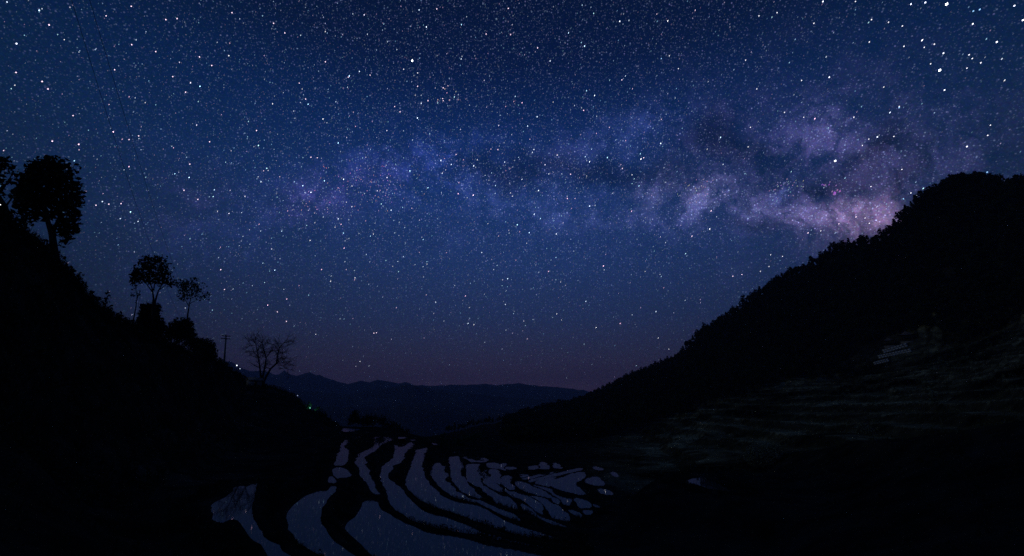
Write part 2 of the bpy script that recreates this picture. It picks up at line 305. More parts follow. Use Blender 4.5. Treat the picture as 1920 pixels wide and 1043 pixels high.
# ------------------------------------------------------------------ flooded paddies: outlines and levels
def S1(p): return [(x / 8.025 + 600, y / 8.025 + 790) for x, y in p]
def S2(p): return [(x / 8.025 + 780, y / 8.025 + 830) for x, y in p]
def S3(p): return [(x / 8.025 + 960, y / 8.025 + 850) for x, y in p]
def C4(p): return [(x / 3.4286 + 600, y / 3.4286 + 780) for x, y in p]
def C5(p): return [(x / 4.8 + 360, y / 4.8 + 860) for x, y in p]
def C7(p): return [(x / 3.2293 + 1060, y / 3.2293 + 720) for x, y in p]
PD = [
 (-10.0, C5([(595,215),(540,225),(500,250),(440,232),(390,260),(350,310),(290,350),(200,385),(160,430),(165,500),(210,550),(260,590),(330,560),(400,560),(450,600),(500,680),(600,760),(690,900),(760,1000),(1020,1000),(910,878),(800,800),(680,710),(610,640),(565,560),(540,470),(540,390),(565,300)])),
 (-11.2, S1([(340,105),(430,108),(520,118),(605,120),(540,140),(440,162),(375,160)])),
 (-11.5, S1([(715,178),(735,185),(690,205),(600,240),(520,258),(470,285),(435,318),(390,345),(345,370),(350,395),(405,430),(420,450),(415,560),(395,625),(355,672),(215,668),(240,590),(280,490),(310,460),(325,400),(325,365),(360,310),(420,270),(500,240),(600,205)])),
 (-11.5, S1([(210,690),(345,692),(410,745),(480,825),(380,855),(310,855),(265,870),(180,795)])),
 (-11.5, S1([(165,815),(250,885),(235,940),(130,935),(145,850)])),
 (-11.5, C5([(1235,248),(1290,248),(1300,290),(1260,320),(1200,390),(1165,460),(1150,560),(1200,650),(1300,760),(1450,840),(1620,930),(1500,980),(1250,900),(1100,840),(980,780),(900,700),(850,620),(850,540),(880,460),(950,390),(1010,335),(1100,300),(1170,285),(1225,295)])),
 (-13.0, S1([(820,228),(1000,240),(1075,262),(1030,290),(950,335),(860,385),(850,410),(780,470),(665,525),(655,560),(705,625),(665,655),(690,690),(750,755),(755,810),(775,880),(830,960),(835,1000),(870,1080),(900,1115),(830,1112),(770,1043),(745,990),(710,930),(660,880),(600,810),(595,740),(605,700),(560,670),(545,630),(560,580),(585,500),(620,475),(700,440),(790,395),(830,350),(825,280)])),
 (-13.0, C4([(275,545),(360,545),(385,590),(450,640),(560,700),(700,750),(900,780),(1100,835),(1300,868),(1420,885),(1500,920),(1400,1010),(800,1040),(500,1000),(380,930),(290,850),(200,780),(160,740),(180,680),(240,640),(265,590)])),
 (-14.4, S1([(1140,325),(1250,312),(1385,310),(1350,400),(1270,470),(1245,520),(1240,590),(1190,635),(1080,665),(1075,700),(1120,715),(1050,755),(1010,800),(1005,860),(1080,910),(1160,960),(1230,1030)]) +
         C4([(555,505),(600,558),(650,600),(720,632),(800,650),(900,685),(1000,730),(1100,765),(1250,800),(1450,835),(1560,848),(1450,852),(1300,838),(1100,808),(900,762),(750,735),(650,705),(560,655),(470,600),(450,560),(440,500)]) +
         S1([(960,950),(910,870),(905,790),(945,740),(945,690),(1000,630),(1100,580),(1130,490),(1155,400)])),
 (-15.8, C4([(627,202)]) + S2([(155,75),(130,170),(110,260),(65,330),(70,370),(110,420),(100,480),(140,530),(200,590),(180,610),(345,740),(340,780),(420,820),(520,865),(640,895),(800,920),(940,950),(1010,985),(1080,1015)]) +
         C4([(1110,632),(1200,678),(1300,712),(1450,758),(1560,800),(1450,800),(1250,765),(1080,708),(950,662),(850,622),(740,595),(650,545),(600,505),(550,455),(560,400),(580,340),(600,300),(618,250)])),
 (-17.0, S2([(310,305),(345,305),(360,335),(420,375),(410,440),(455,480),(455,520),(410,550),(450,590),(500,610),(520,645),(590,690),(600,725),(660,750),(760,820),(850,855),(950,870),(1000,880),(1080,925),(1200,970),(1300,1010)]) +
         C4([(1250,635),(1310,690),(1240,682),(1150,648),(1080,600)]) + S2([(1000,950),(950,905),(800,892),(640,868),(560,820),(480,750),(400,690),(330,620),(240,520),(225,450),(265,380),(280,320)])),
 (-18.0, S2([(505,215),(650,212),(665,320),(690,340),(665,420),(665,500),(720,530),(760,600),(780,640),(860,690),(860,730),(930,780),(990,830),(960,845),(870,840),(760,800),(690,730),(620,650),(550,590),(545,480),(525,420),(530,330)])),
 (-19.0, S2([(755,325),(950,320),(910,390),(950,450),(960,500),(950,580),(985,640),(1050,680),(1150,740),(1280,790),(1380,820),(1450,870),(1510,930),(1530,990),(1500,1030),(1400,1020),(1250,960),(1160,850),(1150,820),(1050,750),(985,690),(960,665),(860,655),(810,630),(780,560),(780,430)])),
 (-19.8, S2([(1060,405),(1030,430),(1020,465),(1060,500),(1130,540),(1170,600),(1230,650),(1280,700),(1290,745),(1250,750),(1130,690),(1030,620),(1030,580),(1010,520),(995,470),(1015,420)])),
 (-20.3, S2([(1100,400),(1200,405),(1240,430),(1235,500),(1250,570),(1270,640),(1190,610),(1150,550),(1130,490)])),
 (-21.0, S2([(1300,490),(1400,500),(1420,530),(1410,610),(1460,650),(1475,710),(1420,710),(1340,650),(1290,600)])),
 (-20.6, C4([(1290,560),(1330,580),(1400,640),(1500,680),(1600,720),(1665,775),(1500,730),(1380,670),(1310,620)])),
 (-21.2, S2([(1345,680),(1420,730),(1440,735)]) + S3([(0,570),(120,610),(240,650),(380,725),(455,765),(465,900),(440,930),(360,890),(280,800),(220,740),(150,690),(0,650),(-60,640),(-100,590)])),
 (-21.9, S3([(280,645),(420,665),(530,700),(590,745),(730,815),(780,880),(845,920),(855,1043),(620,1043),(600,960),(540,860),(500,770),(400,715),(300,675)])),
 (-22.4, S3([(50,415),(150,425),(260,480),(350,520),(450,550),(550,620),(590,680),(450,640),(300,600),(150,575),(100,530)])),
 (-23.0, S3([(300,465),(450,515),(580,545),(600,600),(720,660),(860,690),(885,705),(875,770),(840,790),(780,760),(740,690),(640,640),(560,570),(450,535)])),
 (-22.8, S3([(600,660),(680,690),(720,730),(700,780),(640,750)])),
 (-23.4, S3([(930,690),(1000,680),(1100,710),(1185,760),(1185,820),(1060,830),(1010,810),(980,750)])),
 (-23.4, S3([(1220,760),(1330,805),(1290,820),(1230,800)])),
 (-23.0, S3([(850,845),(900,845),(1040,910),(1060,960),(1000,980),(900,910)])),
 (-23.2, S3([(1060,860),(1130,850),(1220,880),(1180,930),(1100,920)])),
 (-24.0, S3([(600,500),(590,460),(620,410),(720,370),(850,330),(1080,275),(1090,360),(1040,400),(950,430),(950,490),(1060,540),(1160,590),(1195,640),(1100,645),(900,590),(700,540)])),
 (-24.3, S3([(330,450),(430,395),(640,355),(610,400),(565,450),(550,505),(440,495)])),
 (-24.6, S3([(240,420),(400,370),(700,300),(900,255),(1040,220),(1060,250),(880,285),(640,345),(420,385),(290,440)])),
 (-25.0, S3([(130,395),(400,322),(700,270),(800,265),(600,310),(380,350),(180,405)])),
 (-25.4, S3([(60,375),(300,310),(560,250),(690,250),(560,280),(330,318),(100,378)])),
 (-25.7, S3([(60,345),(200,300),(330,265),(480,240),(400,268),(200,315)])),
 (-20.0, S2([(690,220),(740,235),(850,268),(950,278),(1040,288),(960,298),(730,292),(700,250)])),
 (-20.6, S2([(720,208),(840,215),(890,255),(800,245)])),
 (-20.9, S2([(860,218),(940,222),(960,262),(910,258)])),
 (-21.2, S2([(970,230),(1010,235),(1090,268),(1030,278),(975,262)])),
 (-21.0, S2([(1050,310),(1220,310),(1230,380),(1200,395),(1110,375),(1080,350)])),
 (-22.0, S2([(1290,310),(1360,320),(1330,370),(1310,395),(1360,400),(1290,440),(1260,405),(1285,360)])),
 (-22.0, S2([(1370,370),(1480,375),(1470,400),(1390,410)])),
 (-20.5, S2([(555,125),(610,140),(570,155)])), (-20.5, S2([(665,165),(700,180),(685,190)])),
 (-24.0, S3([(440,130),(500,140),(540,220),(500,240),(430,225),(445,180)])),
 (-24.0, S3([(630,140),(690,170),(740,235),(660,225),(650,180)])),
 (-24.0, S3([(270,195),(380,185),(400,220),(280,250)])),
 (-22.5, S3([(1110,400),(1240,340),(1320,390),(1400,480),(1250,490),(1160,460)])),
 (-22.0, S3([(1300,530),(1440,550),(1520,630),(1420,620),(1320,600)])),
 (-23.0, S3([(1240,200),(1300,220),(1370,230),(1350,260),(1240,235)])),
 (-22.0, S3([(1480,275),(1560,300),(1600,360),(1520,330)])),
 (-12.9, S1([(1190,240),(1280,240),(1230,268)])), (-14.3, S1([(1355,280),(1440,285),(1380,292)])),
 (-17.6, C4([(695,175),(750,180),(740,187),(700,182)])),
 (-22.0, C4([(1210,188),(1250,195),(1245,202),(1215,196)])), (-24.0, C4([(1620,200),(1665,200),(1660,207),(1622,206)])),
 (-11.0, C7([(715,600),(760,575),(825,560),(810,545),(835,548),(860,580),(920,600),(975,635),(980,660),(900,645),(800,615)])),
]
def refine(P, n=3):
    """Chaikin smoothing so that the banks curve"""
    P = np.array(P)
    for _ in range(1):
        Q = np.roll(P, -1, 0); P = np.stack([.78 * P + .22 * Q, .22 * P + .78 * Q], 1).reshape(-1, 2)
    return P
PADS = []
for z, p in PD:
    z = z * .5; w = np.array([on_level(u, v, z)[:2] for u, v in refine(p)])
    if .5 * np.sum(w[:, 0] * np.roll(w[:, 1], -1) - np.roll(w[:, 0], -1) * w[:, 1]) < 0: w = w[::-1]
    nn = np.roll(w, -1, 0) - np.roll(w, 1, 0); nn = np.stack([nn[:, 1], -nn[:, 0]], 1); nn /= np.linalg.norm(nn, axis=1)[:, None] + 1e-9
    rr_ = np.hypot(w[:, :1], w[:, 1:]); w = w + nn * np.clip((rr_ - 45) * .004, 0, .2)
    seg = np.linalg.norm(np.roll(w, -1, 0) - w, axis=1); den = []
    for k_ in range(len(w)):                                   # finer outline, made ragged by clods and grass
        m_ = max(1, int(seg[k_] / .7)); q_ = np.arange(m_)[:, None] / m_; den.append(w[k_] * (1 - q_) + w[(k_ + 1) % len(w)] * q_)
    w = np.concatenate(den); rr_ = np.hypot(w[:, 0], w[:, 1]); am_ = np.clip(.16 + (rr_ - 40) * .006, .16, .5)
    w = w + np.stack([fbm(w[:, 0] * .9, w[:, 1] * .9, 3, 51) * am_, fbm(w[:, 0] * .9 + 40, w[:, 1] * .9, 3, 52) * am_ * 2], 1)
    PADS.append((z, w))

# ------------------------------------------------------------------ terrain sheet on a polar grid
RD = math.radians
def layer(pts, kind='v'):
    """pts (u, v, r) seen, or ('z', azdeg, z, r)"""
    out = []
    for p in pts:
        if p[0] == 'z': out.append((RD(p[1]), p[2] / p[3], p[3]))
        else:
            a, s = azs(p[0], p[1]); out.append((a, s, p[2]))
    out.sort(); a = np.array(out)
    return a
LY = [
 layer([('z', -180, -1.7, 1.5), ('z', 180, -1.7, 1.5)]),
 layer([('z', -180, -.5, 5), ('z', -60, -1.9, 5), ('z', -30, -2.3, 5), ('z', 0, -2.6, 5), ('z', 40, -2.3, 5), ('z', 70, -2.0, 5), ('z', 180, -.5, 5)]),
 layer([('z', -180, 4, 22), ('z', -90, .5, 14), ('z', -60, -1.4, 13), (0, 960, 13), (200, 975, 16), (330, 985, 20), (385, 985, 23), (400, 989, 23.5), (450, 996, 23), (480, 1018, 21), (510, 1050, 19.5), (560, 1080, 19), (700, 1090, 19), (960, 1100, 19.5), (1100, 1080, 24), (1200, 1050, 29), (1300, 1040, 33), (1400, 1035, 31), (1500, 1030, 24), (1900, 1000, 19), ('z', 65, -1.8, 18), ('z', 90, 1, 18), ('z', 180, 4, 22)]),
 layer([('z', -180, 12, 60), ('z', -90, 9, 25), ('z', -60, 4, 23), (0, 740, 25), (100, 780, 28), (200, 820, 31), (300, 870, 34), (380, 908, 36), (430, 915, 37), (480, 905, 42), ('z', -26, -5.8, 47), ('z', -18, -6.8, 52), ('z', -9, -8.8, 55), ('z', 0, -10.5, 59), ('z', 8, -12.2, 65), ('z', 11, -11, 54), (1250, 905, 55), (1300, 880, 59), (1400, 863, 60), (1480, 832, 52), (1600, 800, 44), (1700, 806, 39), (1800, 797, 37), (1919, 785, 35), ('z', 60, 1.2, 34), ('z', 90, 8, 34), ('z', 180, 12, 60)]),
 layer([('z', -180, 40, 160), ('z', -90, 22, 50), ('z', -60, 15, 44), (0, 391, 44), (13, 398, 45), (25, 408, 46), (38, 418, 46.5), (53, 430, 47.5), (84, 447, 50), (95, 460, 51), (118, 481, 53), (145, 508, 55), (160, 530, 57), (172, 547, 58), (190, 564, 60), (216, 580, 62), (232, 588, 64), (251, 593, 66), (262, 600, 68), (300, 604, 72), (313, 605, 76), (340, 610, 84), (359, 616, 90), (375, 628, 100), (402, 656, 125), (412, 675, 136), (428, 685, 150), (444, 698, 160), (458, 711, 168), (462, 722, 174), (485, 722, 182), (518, 729, 186), (548, 741, 182), (579, 768, 168), (602, 776, 152), (621, 780, 138), (640, 790, 126), (680, 800, 114), ('z', -15, -7.3, 98), ('z', -9, -9.3, 85), ('z', 0, -11, 82), ('z', 8, -12.5, 85), ('z', 13, -12.2, 80), (1300, 890, 76), (1400, 890, 76), (1500, 870, 70), (1600, 850, 68), (1700, 845, 66), (1800, 835, 64), (1919, 825, 62), ('z', 60, 2, 60), ('z', 90, 15, 70), ('z', 180, 40, 160)]),
 layer([('z', -180, 60, 350), ('z', -90, 25, 110), ('z', -50, -4, 130), ('z', -40, -14, 170), ('z', -34, -20, 230), ('z', -28, -22, 260), ('z', -22, -16, 210), ('z', -20.3, -9, 150), (700, 803, 122), (760, 817, 124), (790, 822, 126), (820, 822, 127), (870, 828, 128), (900, 835, 128), (960, 850, 124), (1050, 848, 135), (1104, 838, 150), (1200, 812, 180), (1300, 775, 210), (1400, 735, 235), (1600, 705, 255), (1800, 650, 262), (1919, 605, 262), ('z', 60, 60, 262), ('z', 90, 60, 250), ('z', 180, 60, 350)]),
 layer([('z', -180, 60, 800), ('z', -90, 10, 400), ('z', -60, -30, 400), (300, 700, 380), (400, 676, 390), (425, 679, 395), (442, 692, 400), (458, 695, 400), (474, 706, 400), (485, 717, 400), (504, 725, 400), (522, 733, 400), (560, 755, 400), (600, 780, 400), (640, 800, 390), (700, 812, 380), (760, 822, 360), (800, 822, 330), (827, 816, 330), (893, 801, 380), (987, 779, 470), (1045, 762, 520), (1107, 743, 560), (1170, 713, 560), (1237, 683, 550), (1270, 671, 545), (1300, 638, 540), (1350, 601, 530), (1420, 552, 510), (1480, 518, 495), (1530, 493, 480), (1560, 472, 470), (1600, 461, 460), (1640, 452, 455), (1660, 440, 450), (1685, 416, 445), (1700, 393, 440), (1730, 369, 430), (1760, 349, 425), (1790, 336, 420), (1830, 333, 415), (1870, 341, 410), (1919, 348, 405), ('z', 58, 120, 400), ('z', 75, 140, 420), ('z', 110, 130, 500), ('z', 180, 60, 800)]),
 layer([('z', -180, 40, 1500), ('z', -60, -110, 900), ('z', -20, -110, 800), ('z', 0, -110, 800), ('z', 12, -100, 950), ('z', 30, -40, 950), ('z', 60, 60, 950), ('z', 120, 100, 1200), ('z', 180, 40, 1500)]),
 layer([('z', -180, -160, 3000), ('z', 180, -160, 3000)]),
 layer([('z', -180, -170, 7600), ('z', 180, -170, 7600)]),
]
az = np.concatenate([np.arange(-180, -56, 2.0), np.arange(-56, 56, .1), np.arange(56, 180.1, 2.0)]); AZ = np.radians(az)
lr = np.concatenate([np.linspace(math.log(1.5), math.log(17), 40)[:-1], np.linspace(math.log(17), math.log(300), 300)[:-1], np.linspace(math.log(300), math.log(700), 60)[:-1], np.linspace(math.log(700), math.log(7600), 36)])
nA, nR = len(AZ), len(lr)
LS = np.array([np.interp(AZ, l[:, 0], l[:, 1]) for l in LY]); LR = np.array([np.log(np.interp(AZ, l[:, 0], l[:, 2])) for l in LY])
SG = np.empty((nR, nA))
for j in range(nA): SG[:, j] = np.interp(lr, LR[:, j], LS[:, j])
ker = np.array([1, 2, 1.]) / 4
for _ in range(2):
    p = np.pad(SG, ((1, 1), (0, 0)), 'edge'); SG = ker[0] * p[:-2] + ker[1] * p[1:-1] + ker[2] * p[2:]
R = np.exp(lr)[:, None] * np.ones((1, nA)); X = R * np.sin(AZ)[None]; Y = R * np.cos(AZ)[None]; Z = SG * R
amp = np.clip(R * .010, 0.03, 3.5)
Z = Z + fbm(X / np.clip(R * .10, 1, 60) * 1.0, Y / np.clip(R * .10, 1, 60), 2, 3) * 0 + fbm(X / 9, Y / 9, 5, 5) * np.clip(R * .008, .05, 1.3) + fbm(X / 70, Y / 70, 4, 9) * np.clip((R - 250) * .02, 0, 9)
# small stepped terraces on the open slopes on the right
AZd = np.degrees(AZ)[None] * np.ones((nR, 1))
stepm = np.clip((AZd - 12) / 4, 0, 1) * np.clip((R - 70) / 15, 0, 1) * np.clip((330 - R) / 40, 0, 1)
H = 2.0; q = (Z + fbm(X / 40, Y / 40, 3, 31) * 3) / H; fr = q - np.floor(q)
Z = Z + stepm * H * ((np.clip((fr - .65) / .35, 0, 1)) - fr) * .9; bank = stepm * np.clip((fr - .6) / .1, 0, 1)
leftm = np.clip((-24 - AZd) / 4, 0, 1) * np.clip((R - 25) / 10, 0, 1) * np.clip((120 - R) / 30, 0, 1) * np.clip((-SG + .08) / .05, 0, 1)
H = 1.8; q = (Z + fbm(X / 20, Y / 20, 3, 37) * 2) / H; fr = q - np.floor(q)
Z = Z + leftm * H * ((np.clip((fr - .7) / .3, 0, 1)) - fr) * .8

def poly_sd(px, py, W):
    """signed distance, negative inside"""
    d2 = np.full(px.shape, 1e18); ins = np.zeros(px.shape, bool); n = len(W)
    for i in range(n):
        ax, ay = W[i]; bx, by = W[(i + 1) % n]; ex, ey = bx - ax, by - ay; L2 = ex * ex + ey * ey + 1e-12
        t = np.clip(((px - ax) * ex + (py - ay) * ey) / L2, 0, 1)
        d2 = np.minimum(d2, (px - ax - t * ex) ** 2 + (py - ay - t * ey) ** 2)
        c = (ay > py) != (by > py)
        with np.errstate(all='ignore'): ins ^= c & (px < ex * (py - ay) / (ey if ey else 1e-12) + ax)
    d = np.sqrt(d2); return np.where(ins, -d, d)
ws = 1 / np.clip(R * .3, 4.5, 28) ** 3; zs = ws * Z; inside = np.zeros(R.shape, bool); zin = np.zeros(R.shape); near = np.full(R.shape, 99.)
for z, W in PADS:
    mg = 45
    m = (X > W[:, 0].min() - mg) & (X < W[:, 0].max() + mg) & (Y > W[:, 1].min() - mg) & (Y < W[:, 1].max() + mg)
    idx = np.where(m)
    sdv = poly_sd(X[idx], Y[idx], W)
    w = np.where(sdv > 0, 1 / (np.abs(sdv) + .12) ** 3, 0)
    cut = np.exp(-(np.clip(sdv, 0, 99) / np.clip(R[idx] * .22, 3, 20)) ** 2) * np.clip((mg - sdv) / 15, 0, 1); w = w * cut
    bund = (.09 - .05 * np.clip((R[idx] - 35) / 30, 0, 1)) * np.clip(sdv / .12, 0, 1) * np.exp(-np.clip(sdv - .35, 0, 99) / .9)
    ws[idx] += w; zs[idx] += w * (z + bund)
    ii = sdv <= 0
    I = (idx[0][ii], idx[1][ii]); inside[I] = True; zin[I] = z + np.maximum(-.12 + sdv[ii] * .8, -.5)
    near[idx] = np.minimum(near[idx], np.abs(sdv))
Z0 = Z.copy(); Z = np.where(inside, zin, zs / ws)
lip = (~inside) & (near < 9); Z = Z + np.where(lip, fbm(X / 1.6, Y / 1.6, 3, 77) * np.clip(.12 - R * .001, .03, .12) * np.clip(near / .8, 0, 1), 0)
rowlr = lr
def height(x, y):
    r = math.hypot(x, y); a = math.atan2(x, y)
    i = np.searchsorted(lr, math.log(max(r, 1.6))) - 1; j = np.searchsorted(AZ, a) - 1
    i = int(np.clip(i, 0, nR - 2)); j = int(np.clip(j, 0, nA - 2))
    fi = np.clip((math.log(max(r, 1.6)) - lr[i]) / (lr[i + 1] - lr[i]), 0, 1); fj = np.clip((a - AZ[j]) / (AZ[j + 1] - AZ[j]), 0, 1)
    return float((Z[i, j] * (1 - fi) + Z[i + 1, j] * fi) * (1 - fj) + (Z[i, j + 1] * (1 - fi) + Z[i + 1, j + 1] * fi) * fj)
def heights(x, y):
    r = np.hypot(x, y); a = np.arctan2(x, y); l = np.log(np.maximum(r, 1.6))
    i = np.clip(np.searchsorted(lr, l) - 1, 0, nR - 2); j = np.clip(np.searchsorted(AZ, a) - 1, 0, nA - 2)
    fi = np.clip((l - lr[i]) / (lr[i + 1] - lr[i]), 0, 1); fj = np.clip((a - AZ[j]) / (AZ[j + 1] - AZ[j]), 0, 1)
    return (Z[i, j] * (1 - fi) + Z[i + 1, j] * fi) * (1 - fj) + (Z[i, j + 1] * (1 - fi) + Z[i + 1, j + 1] * fi) * fj
def ground_hit(u, v, r0=25.0, r1=650.0):
    """where the line of sight through (u, v) meets the terrain"""
    a, sg = azs(u, v); rs = np.exp(np.linspace(math.log(r0), math.log(r1), 900)); hh = heights(rs * math.sin(a), rs * math.cos(a))
    k = np.where(hh >= rs * sg)[0]; r = float(rs[k[0]]) if len(k) else r1
    return r
# land cover colours, with light and shade of the right slope painted in
fe_pts = LY[5]; fe = np.interp(AZ, fe_pts[:, 0], fe_pts[:, 2])[None]           # lower edge of the forest on the right
cover = np.ones((nR, nA, 3)) * np.array([.030, .032, .026])
opn = np.clip((AZd - 9) / 8, 0, 1) * np.clip((R - 64) / 10, 0, 1) * np.clip((fe * 1.12 + 30 * fbm(X / 30, Y / 30, 3, 4) - R) / 12, 0, 1)  # lit slope painted paler; the near spur keeps its shade as dark colour
pat = (np.clip(.6 + 1.5 * fbm(X / 14, Y / 14, 4, 8), .08, 1.8) * (1 - .72 * bank) * (1 + .5 * np.clip(1 - np.abs(AZd - 18) / 9, 0, 1)))[..., None]  # brighter stretch painted where the slope looks lit; bank faces darker
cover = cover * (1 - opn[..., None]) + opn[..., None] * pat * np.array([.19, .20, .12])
lp = np.clip((-24 - AZd) / 5, 0, 1) * np.clip(fbm(X / 8, Y / 8, 4, 12) * 2.2, 0, 1)
cover = cover + lp[..., None] * np.array([.03, .028, .024])
mesh_idx = np.arange(nR * nA).reshape(nR, nA)
V = np.stack([X, Y, Z], -1).reshape(-1, 3)
def sheet(name, rows, cols):
    r0, r1 = rows; c0, c1 = cols
    sub = mesh_idx[r0:r1 + 1, c0:c1 + 1]; vv = V[sub.ravel()]; k = np.arange(sub.size).reshape(sub.shape)
    f = np.stack([k[:-1, :-1], k[:-1, 1:], k[1:, 1:], k[1:, :-1]], -1).reshape(-1, 4)
    me = mesh_np(name, vv, [f], M_ground, True)
    ca = me.color_attributes.new('cover', 'FLOAT_COLOR', 'POINT')
    cc = np.concatenate([cover.reshape(-1, 3)[sub.ravel()], np.ones((sub.size, 1))], 1).astype(np.float32)
    ca.data.foreach_set('color', cc.ravel())
    o = obj(name, me); o['kind'] = 'structure'; return o
rr = lambda r: int(np.searchsorted(lr, math.log(r)))
ca_ = lambda d: int(np.searchsorted(az, d))
rN = rr(700)
sheet('hillside', (0, rN), (0, ca_(-21)))
sheet('valley_ground', (0, rN), (ca_(-21), ca_(11)))
sheet('mountain_slope', (0, rN), (ca_(11), nA - 1))
sheet('valley_floor', (rN, nR - 1), (0, nA - 1))

# water sheets
for z, W in PADS:
    c = W.mean(0); n = len(W)
    nx = np.roll(W, -1, 0) - np.roll(W, 1, 0); nx = np.stack([nx[:, 1], -nx[:, 0]], 1); nx /= np.linalg.norm(nx, axis=1)[:, None] + 1e-9
    area = .5 * np.sum(W[:, 0] * np.roll(W[:, 1], -1) - np.roll(W[:, 0], -1) * W[:, 1])
    if area < 0: W = W[::-1]; nx = -nx[::-1]
    Wp = W + np.clip(nx, -1, 1) * np.clip(np.hypot(W[:, :1], W[:, 1:]) * .004 - .06, .06, .28)
    me = bpy.data.meshes.new('water'); me.from_pydata([(p[0], p[1], z) for p in Wp], [], [list(range(n))]); me.materials.append(M_water)
    tag(obj('water', me), kind='structure')

# ------------------------------------------------------------------ far mountain ranges (ridges with a front and a back slope)
M_far = material('far_mountain', (.02, .028, .02), (.05, .06, .045), .004, detail=8)
def rng_mesh(name, pts, zb, depth, rough, seed):
    a0 = np.array([azs(u, v)[0] for u, v, r in pts]); s0 = np.array([azs(u, v)[1] for u, v, r in pts]); r0 = np.array([r for *_, r in pts])
    A = np.arange(a0.min(), a0.max(), RD(.07)); s = np.interp(A, a0, s0); r = np.interp(A, a0, r0)
    s = s + fbm(np.degrees(A) * 1.3, A * 0 + seed, 5, seed) * rough
    rows = []
    K = 26
    for k in range(K + 1):
        t = k / K                                     # 0 front foot, .62 crest, 1 back foot
        if t < .62: f = t / .62; hh = f ** 1.15; rad = r - depth * (1 - f)
        else: f = (t - .62) / .38; hh = (1 - f) ** 1.1; rad = r + depth * .7 * f
        x = rad * np.sin(A); y = rad * np.cos(A)
        zz = zb + (s * r - zb) * hh
        zz = zz + fbm(x / 320, y / 320, 5, seed + 3) * 110 * hh * (1 - hh) * 2.2
        rows.append(np.stack([x, y, zz], 1))
    VV = np.concatenate(rows); n = len(A); kx = np.arange((K + 1) * n).reshape(K + 1, n)
    f = np.stack([kx[:-1, :-1], kx[:-1, 1:], kx[1:, 1:], kx[1:, :-1]], -1).reshape(-1, 4)
    tag(obj(name, mesh_np(name, VV, [f], M_far, True)), kind='structure')
far = [(250,700,5000),(330,690,5000),(380,680,5000),(422,677,5000),(432,676,5000),(442,682,5000),(455,691,5000),(470,695,5000),(484,695,5000),(501,696,5000),(516,702,5000),(524,701,5000),(533,694,5000),(543,701,5000),(556,705,5000),(569,701,5000),(581,698,5000),(592,704,5000),(600,703,5000),(621,711,5000),(651,720,5000),(676,713,5000),(693,716,5000),(708,712,5000),(720,714,5000),(747,718,5000),(760,716,5000),(777,722,5000),(807,723,5000),(843,721,5100),(873,722,5200),(913,719,5200),(930,722,5200),(973,718,5200),(1007,723,5200),(1043,726,5200),(1093,731,5200),(1107,735,5200),(1200,742,5200),(1400,735,5200),(1700,730,5200)]
rng_mesh('mountain_range', far, -175, 1300, .0016, 2)
mid = [(380,720,3200),(470,722,3200),(540,733,3200),(600,735,3200),(660,738,3200),(700,730,3200),(770,720,3200),(800,727,3200),(860,736,3200),(930,742,3300),(1000,748,3300),(1060,750,3300),(1107,747,3300),(1200,752,3300),(1500,752,3300)]
rng_mesh('mountain_range', mid, -172, 800, .003, 5)
fr_ = [(420,752,2000),(540,757,2000),(620,762,2000),(700,765,2000),(780,756,2000),(850,762,2100),(930,769,2100),(1010,766,2100),(1107,763,2100),(1300,770,2100)]
rng_mesh('mountain_range', fr_, -170, 500, .004, 8)

# ------------------------------------------------------------------ forest on the mountain to the right
def crown_pts(n, rx, ry, rz, cz):
    p = rng.normal(size=(n, 3)); p /= np.linalg.norm(p, axis=1)[:, None]; p *= rng.uniform(.45, 1.08, (n, 1)) ** .7
    return p * np.array([rx, ry, rz]) + np.array([0, 0, cz])
def forest_tree(kind):
    mb = MB(); h = 1.0
    mb.tube([(0, 0, -.15), (0.01, 0, .35), (.0, .02, .7)], [.03, .022, .012], 5)
    if kind == 0:
        for c in [(0, 0, .68, .30), (.16, .05, .55, .22), (-.15, .08, .58, .22), (.02, -.14, .6, .22), (.05, .1, .85, .17)]:
            P = crown_pts(26, c[3], c[3], c[3] * .9, c[2]) + np.array([c[0], c[1], 0]); mb.leaves(P, .085)
    elif kind == 1:
        for k in range(6):
            z = .3 + .12 * k; w = .24 * (1 - k / 6.5)
            mb.leaves(crown_pts(20, w, w, .06, z), .08, .5)
    elif kind == 2:
        for c in [(0, 0, .75, .26), (.24, 0, .62, .2), (-.22, -.04, .66, .21), (.0, .2, .6, .2), (-.05, -.22, .55, .2), (.1, -.1, .9, .13)]:
            P = crown_pts(22, c[3] * 1.1, c[3] * 1.1, c[3] * .7, c[2]) + np.array([c[0], c[1], 0]); mb.leaves(P, .09)
    else:
        for c in [(0, 0, .5, .2), (.03, .02, .7, .18), (-.03, 0, .88, .12), (.08, -.04, .6, .16)]:
            P = crown_pts(24, c[3], c[3], c[3] * 1.1, c[2]) + np.array([c[0], c[1], 0]); mb.leaves(P, .075)
    return mb
protos = [forest_tree(k % 4) for k in range(8)]
pm = [p.me('forest_tree', M_forest) for p in protos]
rl = LY[6]; RDG = lambda a: float(np.interp(a, rl[:, 0], rl[:, 2])); FED = lambda a: float(np.interp(a, fe_pts[:, 0], fe_pts[:, 2]))
